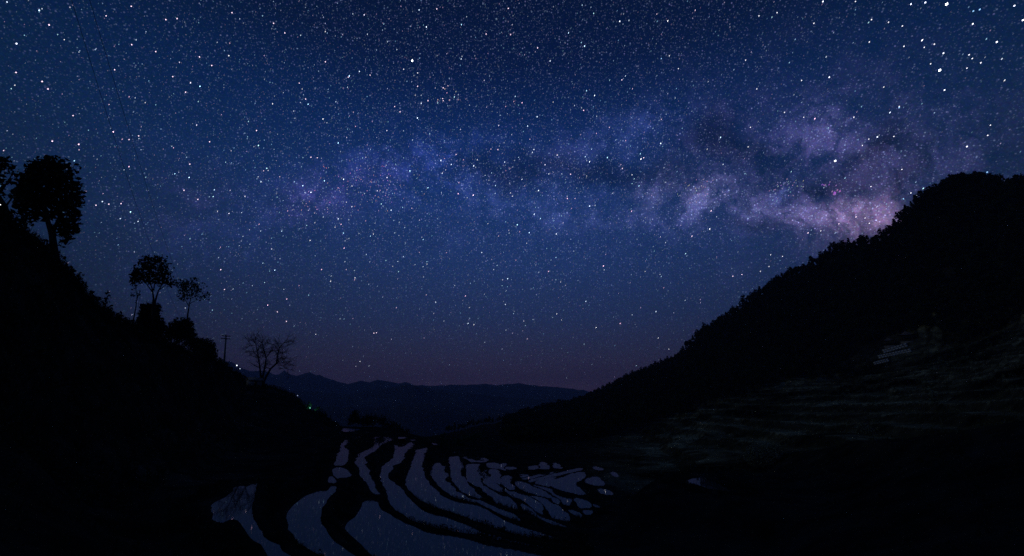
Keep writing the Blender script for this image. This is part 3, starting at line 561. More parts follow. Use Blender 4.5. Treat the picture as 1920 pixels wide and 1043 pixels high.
# individuals along the skyline
a = azs(840, 810)[0]; a_end = RD(53.5); first = True; cnt = 0
while a < a_end:
    r = RDG(a) * (1 + rng.normal() * .008); hgt = rng.uniform(5.0, 9.5) * (1.0 if rng.random() > .12 else 1.35) * (.75 + .35 * min(1, max(0, (math.degrees(a) - 5) / 20)))
    x, y = r * math.sin(a), r * math.cos(a)
    kd = int(rng.integers(0, 8)); o = obj('forest_tree', pm[kd]); o.location = (x, y, height(x, y) - .3)
    o.scale = (hgt * rng.uniform(.8, 1.15), hgt * rng.uniform(.8, 1.15), hgt); o.rotation_euler = (0, 0, rng.uniform(0, 6.28))
    ad_ = math.degrees(a)
    shp = ['round-headed', 'spire-shaped', 'broad spreading', 'narrow upright'][kd % 4]
    plc = ('on the lowest stretch of the right ridge beside the valley gap' if ad_ < 9 else 'on the low right ridge where it starts to climb' if ad_ < 20 else
           'on the long middle rise of the right mountain skyline' if ad_ < 33 else 'on the right mountain shoulder below the bright star cloud' if ad_ < 43 else
           'on the steep rise to the right mountain summit' if ad_ < 49 else 'on the rounded summit at the right edge of the picture')
    tag(o, 'dark ' + shp + ' tree ' + plc, 'tree', 'trees along the crest of the right mountain slope')
    a += hgt * .42 / r; cnt += 1
print('skyline trees', cnt)
# the wood below the crest: one mass
def scatter_join(name, pos, hs, mbs, mat, sxy=None):
    Vs, F3, F4, off = [], [], [], 0
    arr = [(np.concatenate(m.v), np.concatenate(m.f[3]) if m.f[3] else None, np.concatenate(m.f[4]) if m.f[4] else None) for m in mbs]
    for (x, y, z), h in zip(pos, hs):
        v, f3, f4 = arr[int(rng.integers(0, len(arr)))]; th = rng.uniform(0, 6.28); c, s = math.cos(th), math.sin(th); k = h * rng.uniform(.8, 1.25)
        vv = np.stack([(v[:, 0] * c - v[:, 1] * s) * k + x, (v[:, 0] * s + v[:, 1] * c) * k + y, v[:, 2] * h + z], 1)
        Vs.append(vv)
        if f3 is not None: F3.append(f3 + off)
        if f4 is not None: F4.append(f4 + off)
        off += len(vv)
    fs = ([np.concatenate(F3)] if F3 else []) + ([np.concatenate(F4)] if F4 else [])
    return tag(obj(name, mesh_np(name, np.concatenate(Vs), fs, mat)), kind='stuff')
CLEAR = []
for u_, v_, w_ in ((1640, 684, 14), (1655, 678, 16), (1668, 668, 16), (1690, 668, 18), (1710, 664, 16), (1660, 690, 14), (1690, 680, 16), (1715, 675, 14), (1680, 652, 12), (1702, 648, 12), (1664, 655, 10)):
    r_ = ground_hit(u_, v_, 120); p_ = at_r(u_, v_, r_); CLEAR.append((p_.x, p_.y, w_))
pos, hs = [], []
for _ in range(6500):
    t = rng.random(); a = RD(-1 + 55 * rng.random() ** .85); r1 = RDG(a); r0 = FED(a) * (1.0 if a > RD(20) else 1.12)
    r = r0 + (r1 - r0) * t ** .8 if rng.random() < .9 else r1 * rng.uniform(1, 1.15)
    x, y = r * math.sin(a), r * math.cos(a)
    if r0 * .95 > r1: continue
    if any(math.hypot(x - q_[0], y - q_[1]) < q_[2] for q_ in CLEAR): continue
    pos.append((x, y, height(x, y) - .3)); hs.append(rng.uniform(4, 8))
o = scatter_join('forest', pos, hs, protos, M_forest)
o['label'] = 'dense dark wood covering the right mountain slope'
# shrubs and scrub: low plants over the open ground
def shrub_proto(n, leaf, spread=.5):
    mb = MB(); mb.leaves(crown_pts(n, spread, spread, .5, .42), leaf); return mb
shr = [shrub_proto(int(rng.integers(10, 18)), .16, rng.uniform(.35, .6)) for _ in range(6)]
def tuft_proto(n):
    mb = MB(); V_, F_ = [], []
    for i in range(n):
        th = rng.uniform(0, 6.28); r = rng.uniform(0, .3); l = rng.uniform(.6, 1.1); le = rng.uniform(.1, .5); w = .035
        bx, by = r * math.cos(th), r * math.sin(th); px, py = -math.sin(th) * w, math.cos(th) * w
        V_ += [(bx - px, by - py, -.1), (bx + px, by + py, -.1), (bx + math.cos(th) * le, by + math.sin(th) * le, l)]
        F_.append((3 * i, 3 * i + 1, 3 * i + 2))
    mb.add(V_, F_); return mb
tuf = [tuft_proto(12) for _ in range(6)]
# left hillside scrub
pos, hs = [], []
lr4 = LY[4]; RID = lambda a: float(np.interp(a, lr4[:, 0], lr4[:, 2]))
for _ in range(4200):
    a = RD(rng.uniform(-55, -17)); rd = RID(a); r = rd * (rng.uniform(.4, 1.06) if rng.random() < .6 else rng.uniform(.95, 1.03))
    x, y = r * math.sin(a), r * math.cos(a)
    i = int(np.clip(np.searchsorted(lr, math.log(r)), 0, nR - 1)); j = int(np.clip(np.searchsorted(AZ, a), 0, nA - 1))
    if near[i, j] < (1.0 if r < 60 else 9) or inside[i, j]: continue
    pos.append((x, y, height(x, y) - .05)); hs.append(rng.uniform(.25, .75) * (1 + r / 160) * (.6 if a > RD(-30) and r < rd * .9 else 1))
o = scatter_join('undergrowth', pos, hs, shr + tuf, M_grass); o['label'] = 'low scrub and grass over the left hillside'
# growth on the banks between the paddies
pos, hs = [], []
ii, jj = np.where((~inside) & (near > .25) & (near < 1.7) & (R < 88) & (R > 19)); sel = rng.choice(len(ii), 7000, replace=False)
for k in sel:
    x, y = X[ii[k], jj[k]], Y[ii[k], jj[k]]; n_ = near[ii[k], jj[k]]
    pos.append((x, y, Z[ii[k], jj[k]] - .04)); hs.append(min(n_ * .4, .38 if R[ii[k], jj[k]] < 65 else (.2 if R[ii[k], jj[k]] < 85 else .1)) * rng.uniform(.5, 1.2))
o = scatter_join('undergrowth', pos, hs, shr[:3] + tuf, M_grass); o['label'] = 'grass and weeds along the paddy banks'
# open slopes on the right
pos, hs = [], []
for _ in range(3600):
    a = RD(rng.uniform(12, 55)); r = rng.uniform(36, FED(a) * 1.05); x, y = r * math.sin(a), r * math.cos(a)
    i = int(np.clip(np.searchsorted(lr, math.log(r)), 0, nR - 1)); j = int(np.clip(np.searchsorted(AZ, a), 0, nA - 1))
    if near[i, j] < 1.5 or inside[i, j]: continue
    pos.append((x, y, height(x, y) - .05)); hs.append(rng.uniform(.3, 1.0) * (.3 + r / 170))
M_scrub = material('scrub', (.03, .05, .03), (.12, .16, .10), .08, rough=.8)
o = scatter_join('undergrowth', pos, hs, shr + tuf, M_scrub); o['label'] = 'scattered scrub over the open slope on the right'
# near foreground slope
pos, hs = [], []
for _ in range(2600):
    a = RD(rng.uniform(-56, 56)); r = math.exp(rng.uniform(math.log(6), math.log(34))); x, y = r * math.sin(a), r * math.cos(a)
    i = int(np.clip(np.searchsorted(lr, math.log(r)), 0, nR - 1)); j = int(np.clip(np.searchsorted(AZ, a), 0, nA - 1))
    if near[i, j] < 1.5 or inside[i, j]: continue
    if abs(math.degrees(a)) < 33 and r > 18: continue
    pos.append((x, y, height(x, y) - .05)); hs.append(rng.uniform(.15, .4) * (.4 + r / 30))
o = scatter_join('undergrowth', pos, hs, shr + tuf, M_grass); o['label'] = 'weeds on the dark slope at the front'

# ------------------------------------------------------------------ single trees and bushes
def frame(u, v, r):
    """base point plus the metre axes seen there: right and up"""
    p = at_r(u, v, r); a = math.atan2(p.x, p.y); right = Vector((math.cos(a), -math.sin(a), 0)); away = Vector((math.sin(a), math.cos(a), 0))
    return p, right, away
def tree(name, u, v, r, label, cat, lobes, trunks, leaf=.22, dens=1.0, mat=None, group=None, core=.35, holes=()):
    if u > 1380: r = ground_hit(u, v, 30)
    base, right, away = frame(u, v, r); gz = height(base.x, base.y); base.z = min(base.z, gz + .1) if abs(base.z - gz) < 3 else base.z
    def loc(x, y, d=0):                     # picture offset from the foot, turned into metres in the tree's own space
        q = at_r(x, y, r); o_ = q - base; return Vector((right * o_.dot(right))) + Vector((0, 0, o_.z)) + away * d
    root = empty(name, base, label, cat, group)
    ca__ = math.cos(math.atan2(base.x, base.y)); kx, ky = r * ca__ * ca__ / F, r * ca__ / F     # metres per picture unit, across and up
    for pts, r0 in trunks:
        mb = MB(); P = [loc(x, y, d) for x, y, d in pts]
        P[0] = P[0] + Vector((0, 0, -.6)) if pts[0][0] == u and pts[0][1] == v else P[0]
        n = len(P); mb.tube(P, [r0 * (1 - .75 * i / max(1, n - 1)) for i in range(n)], 7)
        obj('trunk' if pts[0][1] >= v - 12 else 'branch', mb.me('trunk', M_bark, True), root)
    mb = MB(); tips = []
    for (x, y, rx, ry, dd) in lobes:
        c = loc(x, y, dd); rx_, ry_ = rx * kx, ry * ky; gf = 1.22 if dens < .8 else 1.12; rx_ *= gf; ry_ *= gf; n = int(dens * 9.5 * (rx_ * ry_) / (leaf * leaf))
        P = rng.normal(size=(n, 3)); P /= np.linalg.norm(P, axis=1)[:, None]; P *= (rng.uniform(core, 1.1, (n, 1))) ** .8
        P = P[:, :1] * rx_ * np.array(right)[None] + P[:, 1:2] * (rx_ * .9) * np.array(away)[None] + P[:, 2:] * ry_ * np.array([[0, 0, 1]])
        nz = fbm(P[:, 0] / (leaf * 4) + c.x, P[:, 2] / (leaf * 4) + P[:, 1], 2, 3)
        P = P[nz > (-.3 if dens < .9 else (-.34 if dens < 1.3 else -9))] + np.array(c)
        mb.leaves(P, leaf); tips.append((c, max(rx_, ry_)))
    ends = [loc(*p[0][-1]) for p in trunks] or [Vector((0, 0, 0))]
    for c, rad in tips:                       # thin limbs into each clump
        e = min(ends, key=lambda q: (q - c).length); m = (e + c) / 2 + Vector((rng.normal() * .1 * rad, 0, .1 * rad))
        mb.tube([e, m, c], [.05 * min(1.5, rad), .035 * min(1.5, rad), .02], 5)
    obj('crown', mb.me('crown', mat or M_leaf), root)
    return root
# big tree at the left edge of the frame and the large rounded one beside it
tree('tree', 108, 478, 52, 'large dark rounded tree on the crest at the upper left', 'tree',
     [(92, 338, 50, 44, 0), (62, 352, 38, 42, 1), (125, 360, 34, 44, 0), (128, 400, 30, 44, 0), (140, 380, 18, 48, 1), (60, 395, 26, 26, 0), (100, 318, 40, 24, 0), (130, 440, 20, 20, 0), (115, 458, 14, 12, 0),
      (45, 372, 18, 22, -1), (52, 345, 22, 26, 0), (40, 390, 14, 14, 0), (88, 385, 24, 24, 1.5), (140, 418, 16, 26, 0), (112, 330, 38, 28, -1), (66, 322, 18, 18, 0)],
     [([(108, 478, 0), (98, 440, 0), (88, 410, 0), (84, 380, 0)], .3), ([(98, 440, 0), (112, 405, 0), (122, 370, 0)], .16), ([(88, 410, 0), (68, 390, 0), (52, 375, 0)], .13), ([(84, 380, 0), (92, 345, 0), (98, 320, 0)], .14), ([(98, 440, 0), (120, 430, 0), (135, 436, 0)], .09)],
     leaf=.21, dens=.95)
tree('tree', 22, 408, 46, 'loose-branched tree cut by the left edge of the picture', 'tree',
     [(5, 305, 18, 14, 0), (22, 318, 14, 10, 0), (-12, 320, 24, 26, 0), (8, 340, 16, 12, 0), (28, 340, 10, 7, 0), (-5, 365, 18, 12, 0), (14, 366, 12, 8, 0), (30, 322, 10, 6, 0), (36, 318, 6, 4, 0), (2, 385, 10, 5, 0)],
     [([(22, 408, 0), (10, 388, 0), (-4, 365, 0), (-8, 340, 0)], .2), ([(-4, 365, 0), (12, 345, 0), (24, 325, 0)], .09), ([(10, 388, 0), (22, 372, 0), (34, 352, 0)], .07), ([(-8, 340, 0), (2, 320, 0), (6, 300, 0)], .08)],
     leaf=.17, dens=.7)
tree('tree', 288, 612, 70, 'round-crowned tree with two forked stems standing on the leafy mound', 'tree',
     [(292, 500, 26, 18, 0), (270, 510, 20, 14, 0), (312, 512, 17, 18, 0), (258, 515, 12, 12, 0), (322, 525, 9, 12, 0), (300, 528, 20, 8, 0), (278, 490, 14, 10, 0), (304, 490, 13, 10, 0), (250, 524, 6, 7, 0), (316, 538, 8, 4, 0), (268, 527, 16, 5, 0), (284, 520, 14, 9, 1)],
     [([(288, 612, 0), (286, 580, 0), (288, 560, 0), (285, 540, 0), (276, 520, 0)], .17), ([(288, 612, 0), (291, 565, 0), (297, 545, 0), (308, 528, 0)], .14), ([(286, 548, 0), (274, 532, 0), (262, 522, 0)], .07), ([(288, 545, 0), (291, 525, 0), (292, 505, 0)], .08), ([(297, 545, 0), (310, 535, 0), (320, 528, 0)], .06)],
     leaf=.17, dens=.72)
tree('tree', 252, 594, 67, 'slender sparse tree beside the round-crowned tree with two stems', 'tree',
     [(254, 535, 9, 8, 0), (262, 548, 5, 8, 0), (250, 550, 5, 7, 0), (258, 562, 5, 6, 0), (247, 528, 6, 6, 0), (259, 575, 3, 5, 0)],
     [([(252, 594, 0), (255, 575, 0), (257, 555, 0), (252, 530, 0)], .07), ([(257, 560, 0), (262, 545, 0)], .03)],
     leaf=.13, dens=.35)
tree('tree', 350, 612, 78, 'umbrella-shaped tree with a single stem on the second mound', 'tree',
     [(363, 549, 28, 6, 0), (356, 534, 27, 7, 0), (350, 556, 16, 6, 0), (378, 558, 14, 5, 0), (372, 538, 12, 8, 0), (344, 538, 9, 8, 0), (386, 550, 6, 3, 0), (340, 561, 6, 3, 0), (365, 524, 11, 5, 0), (388, 562, 5, 2.5, 0), (334, 538, 4, 3, 0), (382, 545, 8, 3, 0)],
     [([(350, 612, 0), (352, 590, 0), (355, 570, 0), (360, 552, 0)], .13), ([(354, 574, 0), (346, 560, 0), (342, 545, 0)], .06), ([(355, 570, 0), (370, 562, 0), (384, 555, 0)], .05), ([(360, 555, 0), (358, 540, 0), (360, 528, 0)], .06)],
     leaf=.16, dens=.62, mat=M_leaf_g)
tree('bush', 280, 622, 71, 'dense square-topped leafy mound below the two-stemmed tree', 'bush',
     [(280, 590, 17, 20, 0), (290, 588, 12, 18, 0), (270, 592, 11, 18, 0), (284, 610, 22, 16, 0), (277, 576, 15, 8, 0), (298, 612, 12, 14, 0), (264, 606, 12, 12, 0), (292, 620, 20, 14, 0)], [], leaf=.17, dens=1.6, core=.1)
tree('bush', 340, 632, 79, 'rounded dark bush at the foot of the umbrella-shaped tree', 'bush',
     [(340, 612, 20, 15, 0), (350, 612, 12, 14, 0), (326, 616, 14, 12, 0), (342, 628, 26, 14, 0), (357, 624, 8, 9, 0), (320, 626, 16, 12, 0)], [], leaf=.17, dens=1.5, core=.1)
tree('bush', 382, 662, 112, 'broad bush on the crest left of the utility pole', 'bush',
     [(384, 650, 18, 14, 0), (378, 660, 22, 16, 0), (360, 642, 14, 12, 0), (396, 656, 8, 12, 0), (374, 645, 12, 9, 0), (388, 662, 18, 12, 0), (403, 668, 5, 6, 0), (368, 640, 8, 6, 0)], [], leaf=.18, dens=1.4, core=.1)
tree('bush', 199, 574, 61, 'small pointed bush on the left crest between the big tree and the mounds', 'bush',
     [(200, 555, 4, 9, 0), (203, 562, 5, 8, 0), (196, 563, 5, 6, 0), (190, 560, 4, 3, 0), (199, 568, 7, 5, 0)],
     [([(199, 574, 0), (200, 560, 0)], .04)], leaf=.12, dens=1.1)
tree('bush', 414, 684, 142, 'low bush at the foot of the utility pole', 'bush', [(412, 677, 7, 6, 0), (420, 682, 6, 4, 0)], [], leaf=.2, dens=1.3, core=.1, mat=M_leaf_g)
for (u, v, r, lab, lb) in [
    (668, 800, 122, 'dark tree at the far left corner of the terraces, nearest the hillside', [(666, 782, 9, 10, 0), (660, 788, 7, 8, 0), (674, 786, 8, 8, 0), (668, 775, 6, 6, 0)]),
    (692, 804, 126, 'broad dark tree in the middle of the clump behind the far terraces', [(690, 786, 10, 8, 0), (699, 790, 9, 8, 0), (684, 792, 8, 7, 0), (700, 782, 7, 6, 0)]),
    (722, 808, 129, 'dark tree right of the clump behind the far terraces', [(716, 788, 9, 8, 0), (726, 794, 9, 8, 0), (736, 798, 8, 6, 0)]),
    (752, 816, 131, 'low dark tree nearest the valley gap', [(748, 804, 9, 6, 0), (760, 809, 8, 5, 0)]),
    (834, 842, 100, 'small greenish tree beside the pale path at the far edge of the terraces', [(832, 822, 7, 9, 0), (838, 832, 7, 7, 0), (828, 832, 5, 5, 0)]),  # greenish light on this tree is put into its leaf colour
    (868, 838, 118, 'low spreading bush right of the small greenish tree', [(862, 828, 12, 6, 0), (880, 822, 14, 6, 0), (895, 818, 10, 5, 0)])]:
    tree('tree' if 'tree' in lab and 'bush' not in lab else 'bush', u, v, r, lab, 'bush' if 'bush' in lab else 'tree', lb, [([(u, v, 0), (u, v - 10, 0)], .12)], leaf=.22, dens=1.2, core=.1, mat=M_leaf_g if 'green' in lab else None)
for (u, v, r, lab, lb, m) in [
    (645, 920, 47, 'shaggy bush on the bank between the two large lower-left paddies', [(642, 903, 9, 7, 0), (655, 906, 12, 8, 0), (650, 915, 14, 7, 0), (668, 905, 8, 5, 0)], None),
    (664, 858, 75, 'dark thicket on the wide bank beside the narrow left paddy', [(661, 842, 6, 7, 0), (664, 852, 6, 6, 0), (668, 832, 7, 5, 0)], None),
    (714, 862, 76, 'dark thicket on the second wide bank of the terraces', [(712, 850, 9, 6, 0), (722, 846, 8, 6, 0), (700, 858, 6, 5, 0)], None),
    (800, 868, 71, 'dark bush on the bank right of the long greenish paddy', [(803, 856, 7, 9, 0), (800, 868, 6, 8, 0)], None),
    (905, 900, 71, 'bush on the arched bank in the middle of the terraces', [(905, 880, 8, 5, 0), (900, 888, 5, 6, 0)], None),
    (1430, 878, 60, 'pale shaggy mound of grass on the right slope below the stepped fields', [(1430, 850, 26, 16, 0), (1412, 858, 14, 12, 0), (1450, 846, 14, 14, 0)], M_leaf_p),
    (1620, 815, 66, 'pale shaggy bush on the right crest beside the pale path', [(1620, 803, 12, 9, 0), (1635, 808, 12, 7, 0), (1608, 806, 8, 6, 0)], M_leaf_p),
    (1748, 760, 150, 'pale shrub on the right slope below the temple steps', [(1748, 738, 8, 14, 0), (1742, 730, 6, 8, 0), (1754, 745, 6, 8, 0)], M_leaf_p),
    (1768, 690, 240, 'small pale shrub highest on the right slope', [(1765, 677, 7, 6, 0), (1772, 682, 5, 5, 0)], M_leaf_p),
    (1746, 698, 232, 'small pale shrub just below the highest one on the right slope', [(1745, 692, 6, 5, 0)], M_leaf_p)]:
    tree('bush', u, v, r, lab, 'bush', lb, [], leaf=.3 if r > 100 else .12, dens=1.1, core=.1, mat=m)

# bare winter tree with three stems
base, right, away = frame(490, 724, 181)
bt = empty('bare_tree', base, 'leafless tree with three stems left of the distant peaks', 'tree')
def bl(x, y, d=0):
    q = at_r(x, y, 181) - base; return right * q.dot(right) + Vector((0, 0, q.z)) + away * d
stems = [([(490, 724), (489, 705), (487, 690), (485, 672), (482, 658), (480, 645)], .30), ([(490, 724), (494, 700), (497, 685), (499, 672), (494, 655), (492, 643)], .30),
         ([(490, 724), (498, 708), (507, 692), (518, 682), (521, 665), (524, 652), (532, 643)], .34)]
twig = MB()
def grow(p, d, l, r, dep):
    q = p + d * l; mid_ = (p + q) / 2 + Vector(rng.normal(size=3)) * l * .06
    twig.tube([p, mid_, q], [r, r * .85, r * .7], 4 if dep < 2 else 3)
    if dep >= 5: return
    for _ in range(3 if dep < 3 else 2):
        nd_ = (d + Vector(rng.normal(size=3)) * .55 + Vector((0, 0, .08))).normalized()
        grow(q if rng.random() < .6 else mid_, nd_, l * rng.uniform(.6, .85), r * .62, dep + 1)
for pts, r0 in stems:
    P = [bl(x, y) for x, y in pts]; P[0].z -= .8; mb = MB(); n = len(P); r0 *= 1.35; mb.tube(P, [r0 * (1 - .75 * i / (n - 1)) for i in range(n)], 7)
    obj('trunk', mb.me('trunk', M_bark, True), bt)
    for i in range(2, n):
        for _ in range(3):
            side_ = right * rng.normal() + Vector((0, 0, .5 + .4 * rng.random())) + away * rng.normal() * .6
            grow(P[i], side_.normalized(), rng.uniform(1.5, 2.6), .1, 1)
for pts in ([(518, 682), (530, 687), (540, 692)], [(521, 665), (530, 662), (536, 672)], [(485, 672), (476, 660), (472, 648)], [(499, 672), (508, 660), (512, 646)]):
    P = [bl(x, y) for x, y in pts]; mb = MB(); mb.tube(P, [.1, .07, .04], 5); obj('branch', mb.me('branch', M_bark, True), bt)
    for p in P[1:]:
        for _ in range(4): grow(p, (right * rng.normal() + Vector((0, 0, rng.normal() * .5 + .3)) + away * rng.normal() * .6).normalized(), rng.uniform(1.3, 2.2), .09, 1)
obj('crown', twig.me('crown', M_bark), bt)

# ------------------------------------------------------------------ utility pole and cables
pb, right, away = frame(420, 684, 148); pt = at_r(424, 628, 148); hp = (pt - pb).z
pole = empty('utility_pole', pb, 'wooden utility pole with two crossarms on the left crest', 'utility pole')
lean = right * (pt - pb).dot(right)
mb = MB(); mb.tube([Vector((0, 0, -1)) - lean * .1, lean * .5 + Vector((0, 0, hp * .5)), lean + Vector((0, 0, hp))], [.26, .23, .18], 10); obj('post', mb.me('post', M_conc, True), pole)
azp = math.atan2(right.y, right.x)
arms = []
for zz, w in ((hp - .35, .95), (hp - 1.1, 1.05)):
    mb = MB(); c = lean * (zz / hp) + away * -.16; mb.box((c.x, c.y, zz), (w * 1.15, .09, .1), azp); arm = obj('crossarm', mb.me('crossarm', M_wood), pole)
    for sx in (-.9, -.35, .35, .9):
        mb = MB(); q = c + right * sx * w; mb.tube([(q.x, q.y, zz + .07), (q.x, q.y, zz + .16), (q.x, q.y, zz + .26)], [.04, .06, .035], 6); obj('insulator', mb.me('insulator', M_conc, True), arm)
    arms.append((c, zz, w))
def cable(pix, start, lab):
    """hangs in a vertical plane from the pole to a support behind the viewer; heights fitted to a parabola"""
    A, B = pix
    dA = ray(*A); r_end = 17.0
    P0 = start; a = math.atan2(dA.x, dA.y); E = Vector((r_end * math.sin(a), r_end * math.cos(a), 0)); E.z = r_end * dA.z / math.hypot(dA.x, dA.y)
    dm = ray(*B); am = math.atan2(dm.x, dm.y)
    # point of the straight plan line at azimuth am
    dx, dy = E.x - P0.x, E.y - P0.y; tt = (P0.y * math.tan(am) - P0.x) / (dx - dy * math.tan(am)); hm = math.hypot(P0.x + dx * tt, P0.y + dy * tt) * dm.z / math.hypot(dm.x, dm.y)
    s = (P0.z + (E.z - P0.z) * tt - hm) / (tt * (1 - tt))
    print('cable', tt, 'sag', s / 4)
    P = [Vector((P0.x + dx * q, P0.y + dy * q, P0.z + (E.z - P0.z) * q - s * q * (1 - q))) for q in np.linspace(0, 1.25, 60)]
    mb = MB(); mb.tube([p - P0 for p in P], [.007] * len(P), 5); o = obj('power_cable', mb.me('power_cable', M_wire), None); o.location = P0
    tag(o, lab, 'cable', 'cables running overhead from the pole')
c, zz, w = arms[0]
wp = lambda s_: pb + c + right * s_ * w + Vector((0, 0, zz + .26))
cable(((134, 0), (230, 307)), wp(-.9), 'left of the two thin dark cables crossing the sky at the upper left')
cable(((168, 0), (265, 318)), wp(.9), 'right of the two thin dark cables crossing the sky at the upper left')

# ------------------------------------------------------------------ small hut, temple steps, lamps
def gable_hut(u, v, r, w, d, hgt, name, label, cat, rz=0, roofmat=M_tile):
    p = at_r(u, v, r); g = height(p.x, p.y); p.z = g; a = math.atan2(p.x, p.y)
    o = empty(name, p, label, cat); o.rotation_euler = (0, 0, -a + rz)
    mb = MB(); mb.box((0, 0, hgt / 2 - .3), (w, d, hgt / 2 + .3)); obj('wall', mb.me('wall', M_conc), o)
    mb = MB(); e = .4; hr = w * .45
    for s in (-1, 1):
        V_ = [(-w - e, s * (d + e), hgt - .1), (w + e, s * (d + e), hgt - .1), (w + e, 0, hgt + hr), (-w - e, 0, hgt + hr)]
        V_ += [(x, y, z + .12) for x, y, z in V_]
        mb.add(V_, [(0, 1, 2, 3), (4, 7, 6, 5), (0, 4, 5, 1), (3, 2, 6, 7), (0, 3, 7, 4), (1, 5, 6, 2)])
    obj('roof', mb.me('roof', roofmat), o)
    mb = MB(); mb.box((0, -d - .02, .9), (.45, .05, .95)); obj('door', mb.me('door', M_wood), o)
    return o
gable_hut(475, 727, 177, 2.0, 1.5, 1.9, 'hut', 'little hut with a pale roof beside the foot of the leafless tree', 'hut', rz=.3, roofmat=M_conc)

def stone_wall(uv0, uv1, hgt_px, label):
    r0, r1 = ground_hit(*uv0, 120), ground_hit(*uv1, 120); A = at_r(*uv0, r0); B = at_r(*uv1, r1); n = B - A; Lh = math.hypot(n.x, n.y); hh = hgt_px * r0 * math.cos(math.atan2(A.x, A.y)) / F
    print('wall', r0, r1, n.length, hh)
    o = empty('retaining_wall', A, label, 'wall', 'stepped pale walls below the temple'); ang = math.atan2(n.y, n.x); o.rotation_euler = (0, -math.atan2(n.z, Lh), ang)
    full = n.length; nb = max(6, int(full / 1.1)); rows = 2
    bd = MB(); bd.box((full / 2, .62, hh / 2 - .6), (full / 2 - .05, .45, hh / 2 + .5)); obj('core', bd.me('core', M_conc), o)
    bms = []
    for q in range(4):
        mb = MB(); mb.box((0, 0, 0), (full / nb / 2 - .05, .2 + .03 * q, hh / rows / 2 - .05)); bms.append(mb.me('stone', M_stone))
    for jj_ in range(rows):
        for i_ in range(nb):
            st = obj('stone', bms[(i_ * 3 + jj_) % 4], o); st.location = (full / nb * (i_ + .5 - (.22 if jj_ else 0) * (0 < i_ < nb - 1)), rng.uniform(-.06, .03), hh / rows * (jj_ + .5))
    return o
stone_wall((1657, 663), (1703, 650), 7, 'upper long pale stone wall directly below the temple roofs')
stone_wall((1648, 673), (1710, 660), 6.5, 'middle and longest of the pale stone walls below the temple')
stone_wall((1640, 685), (1668, 678), 6, 'short lowest pale stone wall below the temple')
def pavilion(u, v, r, w, hgt, label):
    r = ground_hit(u, v, 120); p = at_r(u, v, r); o = empty('pavilion', p, label, 'pavilion'); o.rotation_euler = (0, 0, -math.atan2(p.x, p.y))
    mb = MB(); mb.box((0, 0, -1.2), (w * 1.1, w * .9, 1.3)); obj('base', mb.me('base', M_conc), o)
    for sx in (-1, 1):
        for sy in (-1, 1):
            mb = MB(); mb.tube([(sx * w * .8, sy * w * .6, 0), (sx * w * .8, sy * w * .6, hgt)], [.16, .14], 8); obj('column', mb.me('column', M_wood, True), o)
    mb = MB(); prof = [(1.35, .0, .12), (1.05, .25, -.02), (.7, .55, 0), (.35, 1.0, 0), (.06, 1.5, 0)]
    V_ = []
    for k_, z_, up in prof:
        for sx, sy in ((-1, -1), (0, -1), (1, -1), (1, 0), (1, 1), (0, 1), (-1, 1), (-1, 0)):
            cor = up * 2.5 if sx and sy else 0
            V_.append((sx * w * k_, sy * w * .8 * k_, hgt + z_ * w * .6 + cor))
    F_ = [(i * 8 + j, i * 8 + (j + 1) % 8, (i + 1) * 8 + (j + 1) % 8, (i + 1) * 8 + j) for i in range(4) for j in range(8)]
    mb.add(V_, F_); V2 = [(0, 0, hgt + .3), *[V_[j] for j in range(8)]]; mb.add(V2, [(0, 1 + (j + 1) % 8, 1 + j) for j in range(8)])
    mb.tube([(0, 0, hgt + w * .85), (0, 0, hgt + w * .85 + .7)], [.12, .04], 6)
    obj('roof', mb.me('roof', M_tile), o); return o
pavilion(1668, 649, 262, 1.9, 2.4, 'small faint pavilion with a curved roof, left of the two above the pale walls')
pavilion(1702, 641, 268, 2.4, 3.0, 'larger faint pavilion with a curved roof, right of the two above the pale walls')

def lamp(u, v, r, rad, col, s, power, label, hgt=4.5, pos=None):
    p = at_r(u, v, r); g = height(p.x, p.y); zb = min(g, p.z - 1) if abs(g - p.z) < 12 else p.z - hgt
    o = empty('street_lamp', (p.x, p.y, zb), label, 'street lamp'); h = p.z - zb
    mb = MB(); mb.tube([(0, 0, -.5), (0, 0, h - rad * .6)], [.09, .06], 8); obj('post', mb.me('post', M_metal, True), o)
    mb = MB(); prof = [(0, -1), (.7, -.7), (1, 0), (.7, .7), (0, 1)]; mb.tube([(0, 0, h + b_ * rad) for a_, b_ in prof], [max(.02, a_ * rad) for a_, b_ in prof], 10)
    m = emis('lamp_glow', col, s); m.cycles.emission_sampling = 'NONE'; obj('lamp_globe', mb.me('lamp_globe', m, True), o)
    mb = MB(); mb.tube([(0, 0, h + rad), (0, 0, h + rad * 1.3)], [rad * .9, rad * .15], 10); obj('cap', mb.me('cap', M_metal), o)
    if power:
        ld = bpy.data.lights.new('lamp_light', 'POINT'); ld.energy = power; ld.color = col; ld.shadow_soft_size = .3; lo = obj('lamp_light', ld, o); lo.location = (0, 0, h - rad - .4)
    return o
lamp(444, 685.5, 385, .42, (.75, .85, 1), 3, 0, 'bright white lamp on the dark shoulder just right of the utility pole')
lamp(450, 691.5, 385, .32, (.6, .75, 1), 1.2, 0, 'fainter lamp below and right of the bright white lamp')
lamp(558, 742, 300, .3, (.5, .6, 1), .6, 0, 'tiny bluish lamp right of the leafless tree above the valley')
lamp(581, 765, 168, .26, (.25, 1, .65), .5, 90, 'green glowing lamp hidden among bushes on the crest left of the terraces', hgt=2)
tree('bush', 579, 776, 169.5, 'bush lit green by a lamp on the crest left of the terraces', 'bush', [(578, 762, 4.5, 7, 0), (584, 758, 3, 4, 0), (574, 768, 5, 3, 0)], [], leaf=.3, dens=.8, mat=M_leaf_g)
